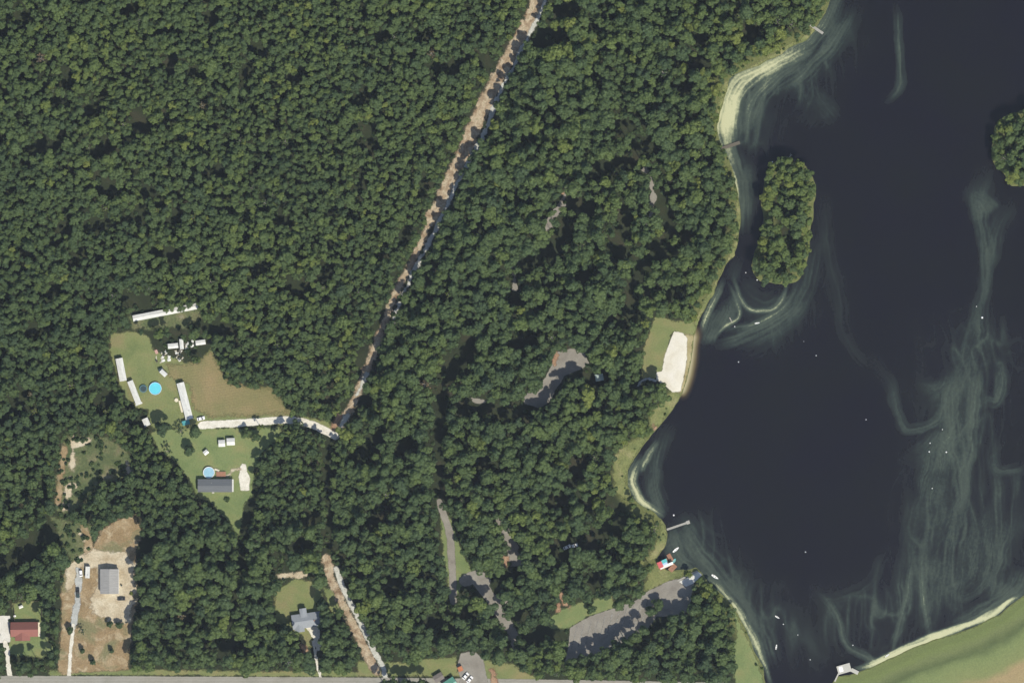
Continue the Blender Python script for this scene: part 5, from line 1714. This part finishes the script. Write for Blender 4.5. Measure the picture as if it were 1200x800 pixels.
float_at(bo, 838, 675.6, R(-32), 'white rowing boat off the shore east of the boat ramp', 'boat')
float_at(copy_tree(bo), 792.2, 643.8, R(40), 'pale boat moored just north of the boathouse', 'boat')
c = boat_proto(3.0, 0.9, M['buoy_white'], 'canoe')
float_at(c, 911, 722.8, R(-30), 'small pale canoe drifting off the lower left shore', 'canoe')
float_at(copy_tree(c), 909.8, 757.6, R(80), 'small white canoe near the lower left bank', 'canoe')
float_at(copy_tree(c), 1040, 767.6, R(35), 'small white canoe close to the dam shore', 'canoe')
float_at(copy_tree(c), 887.5, 378.6, R(10), 'small white canoe in the open channel below the long island', 'canoe')
pb = boat_proto(2.6, 1.5, M['turquoise'], 'pedal_boat')
float_at(pb, 790.3, 656.5, R(60), 'turquoise pedal boat tied at the end of the boathouse', 'pedal boat')


def buoy_proto(r_):
    e = bpy.data.objects.new('buoy', None); COL.objects.link(e)
    MB().lathe([(r_ * .3, -.3), (r_ * .85, -.1), (r_, .2), (r_ * .85, .5), (r_ * .3, .68)], 12).build('float', M['buoy_white'], e)
    MB().lathe([(r_ * .12, .68), (r_ * .12, .95)], 8).build('handle', M['rim'], e)
    return e


by_ = buoy_proto(0.55)
BU = [(1151, 372, 1.5, 'large white buoy in the pale streak at the right'), (1144.4, 359, .7, 'tiny white buoy just above the large one at the right'), (956.5, 416.5, .8, 'white buoy alone in the lake centre left'),
      (865.5, 424, .9, 'white buoy off the sand beach'), (1015, 491.5, .8, 'white buoy left of the green swirl'), (1104.5, 503, .7, 'topmost white buoy of the loose group right of the swirl'),
      (1090, 519, .8, 'second white buoy down in the loose group'), (1089, 529, 1.0, 'lower left white buoy of the loose group'), (1109, 529.5, 1.1, 'lower right white buoy of the loose group'),
      (1092.5, 572, .7, 'white buoy below the loose group'), (944, 646.5, .9, 'white buoy in the lower middle lake'), (918, 731, .8, 'white buoy just below the drifting canoe'),
      (935, 743.5, .7, 'white buoy right of the drifting canoe'), (949.5, 772.5, .8, 'white buoy left of the outlet block'), (999.5, 755.5, .8, 'white buoy above the outlet block'),
      (861, 382.5, .8, 'white buoy in the cove below the long island'), (887.2, 328, .9, 'white buoy at the south tip of the long island'), (874, 319.5, .8, 'white buoy left of the island south tip'),
      (789.5, 603.3, 1.3, 'pale buoy above the fishing pier'), (905, 190, 1.0, 'pale buoy at the north tip of the long island'), (942, 400, 0.5, 'tiny buoy above the lone lake centre buoy')]
for i, (px, py, s, lb) in enumerate(BU):
    o = by_ if i == 0 else copy_tree(by_)
    float_at(o, px, py, 0, lb, 'buoy', 'white buoys on the lake')
    o.scale = (s * .75, s * .75, s * .75)


def log(px0, py0, px1, py1, r_, label):
    x0, y0, z0 = at(px0, py0); x1, y1, z1 = at(px1, py1)
    e = empty('fallen_tree', (x0, y0, max(z0, WATER_Z)), 0, label, 'fallen tree')
    d = Vector((x1 - x0, y1 - y0, 0.3))
    MB().tube((0, 0, 0.1), d, r_, r_ * .4, 8).build('trunk', M['deadwood'], e)
    for t, a in ((.4, .7), (.6, -.8), (.78, .6)):
        q = d * t; v = Matrix.Rotation(a, 3, 'Z') @ d.normalized() * d.length * .28
        MB().tube(q, q + v, r_ * .45, r_ * .15, 6).build('branch', M['deadwood'], e)
    return e


log(919, 191, 928, 181, 0.4, 'bleached fallen tree at the north tip of the long island')
log(548, 731, 556, 742, 0.35, 'pale fallen trunk between the park road and the entrance')
log(855, 372, 858, 378, 0.3, 'grey snag in the cove below the long island')


# ------------------------------------------------------------------ the air between the aeroplane and the ground
hz = N('air')
hz.t.nodes.remove(hz.b)
vol = hz.n('ShaderNodeVolumePrincipled')
vol.inputs['Color'].default_value = (0.74, 0.84, 1.0, 1)
vol.inputs['Density'].default_value = 0.95e-5
vol.inputs['Anisotropy'].default_value = 0.0
hz.l(vol.outputs[0], hz.out.inputs['Volume'])
hb = MB().box((0, 0, 2012), (18000, 18000, 4060)).build('haze', hz.m)
tag(hb, 'thin pale haze over the whole landscape', kind='stuff')
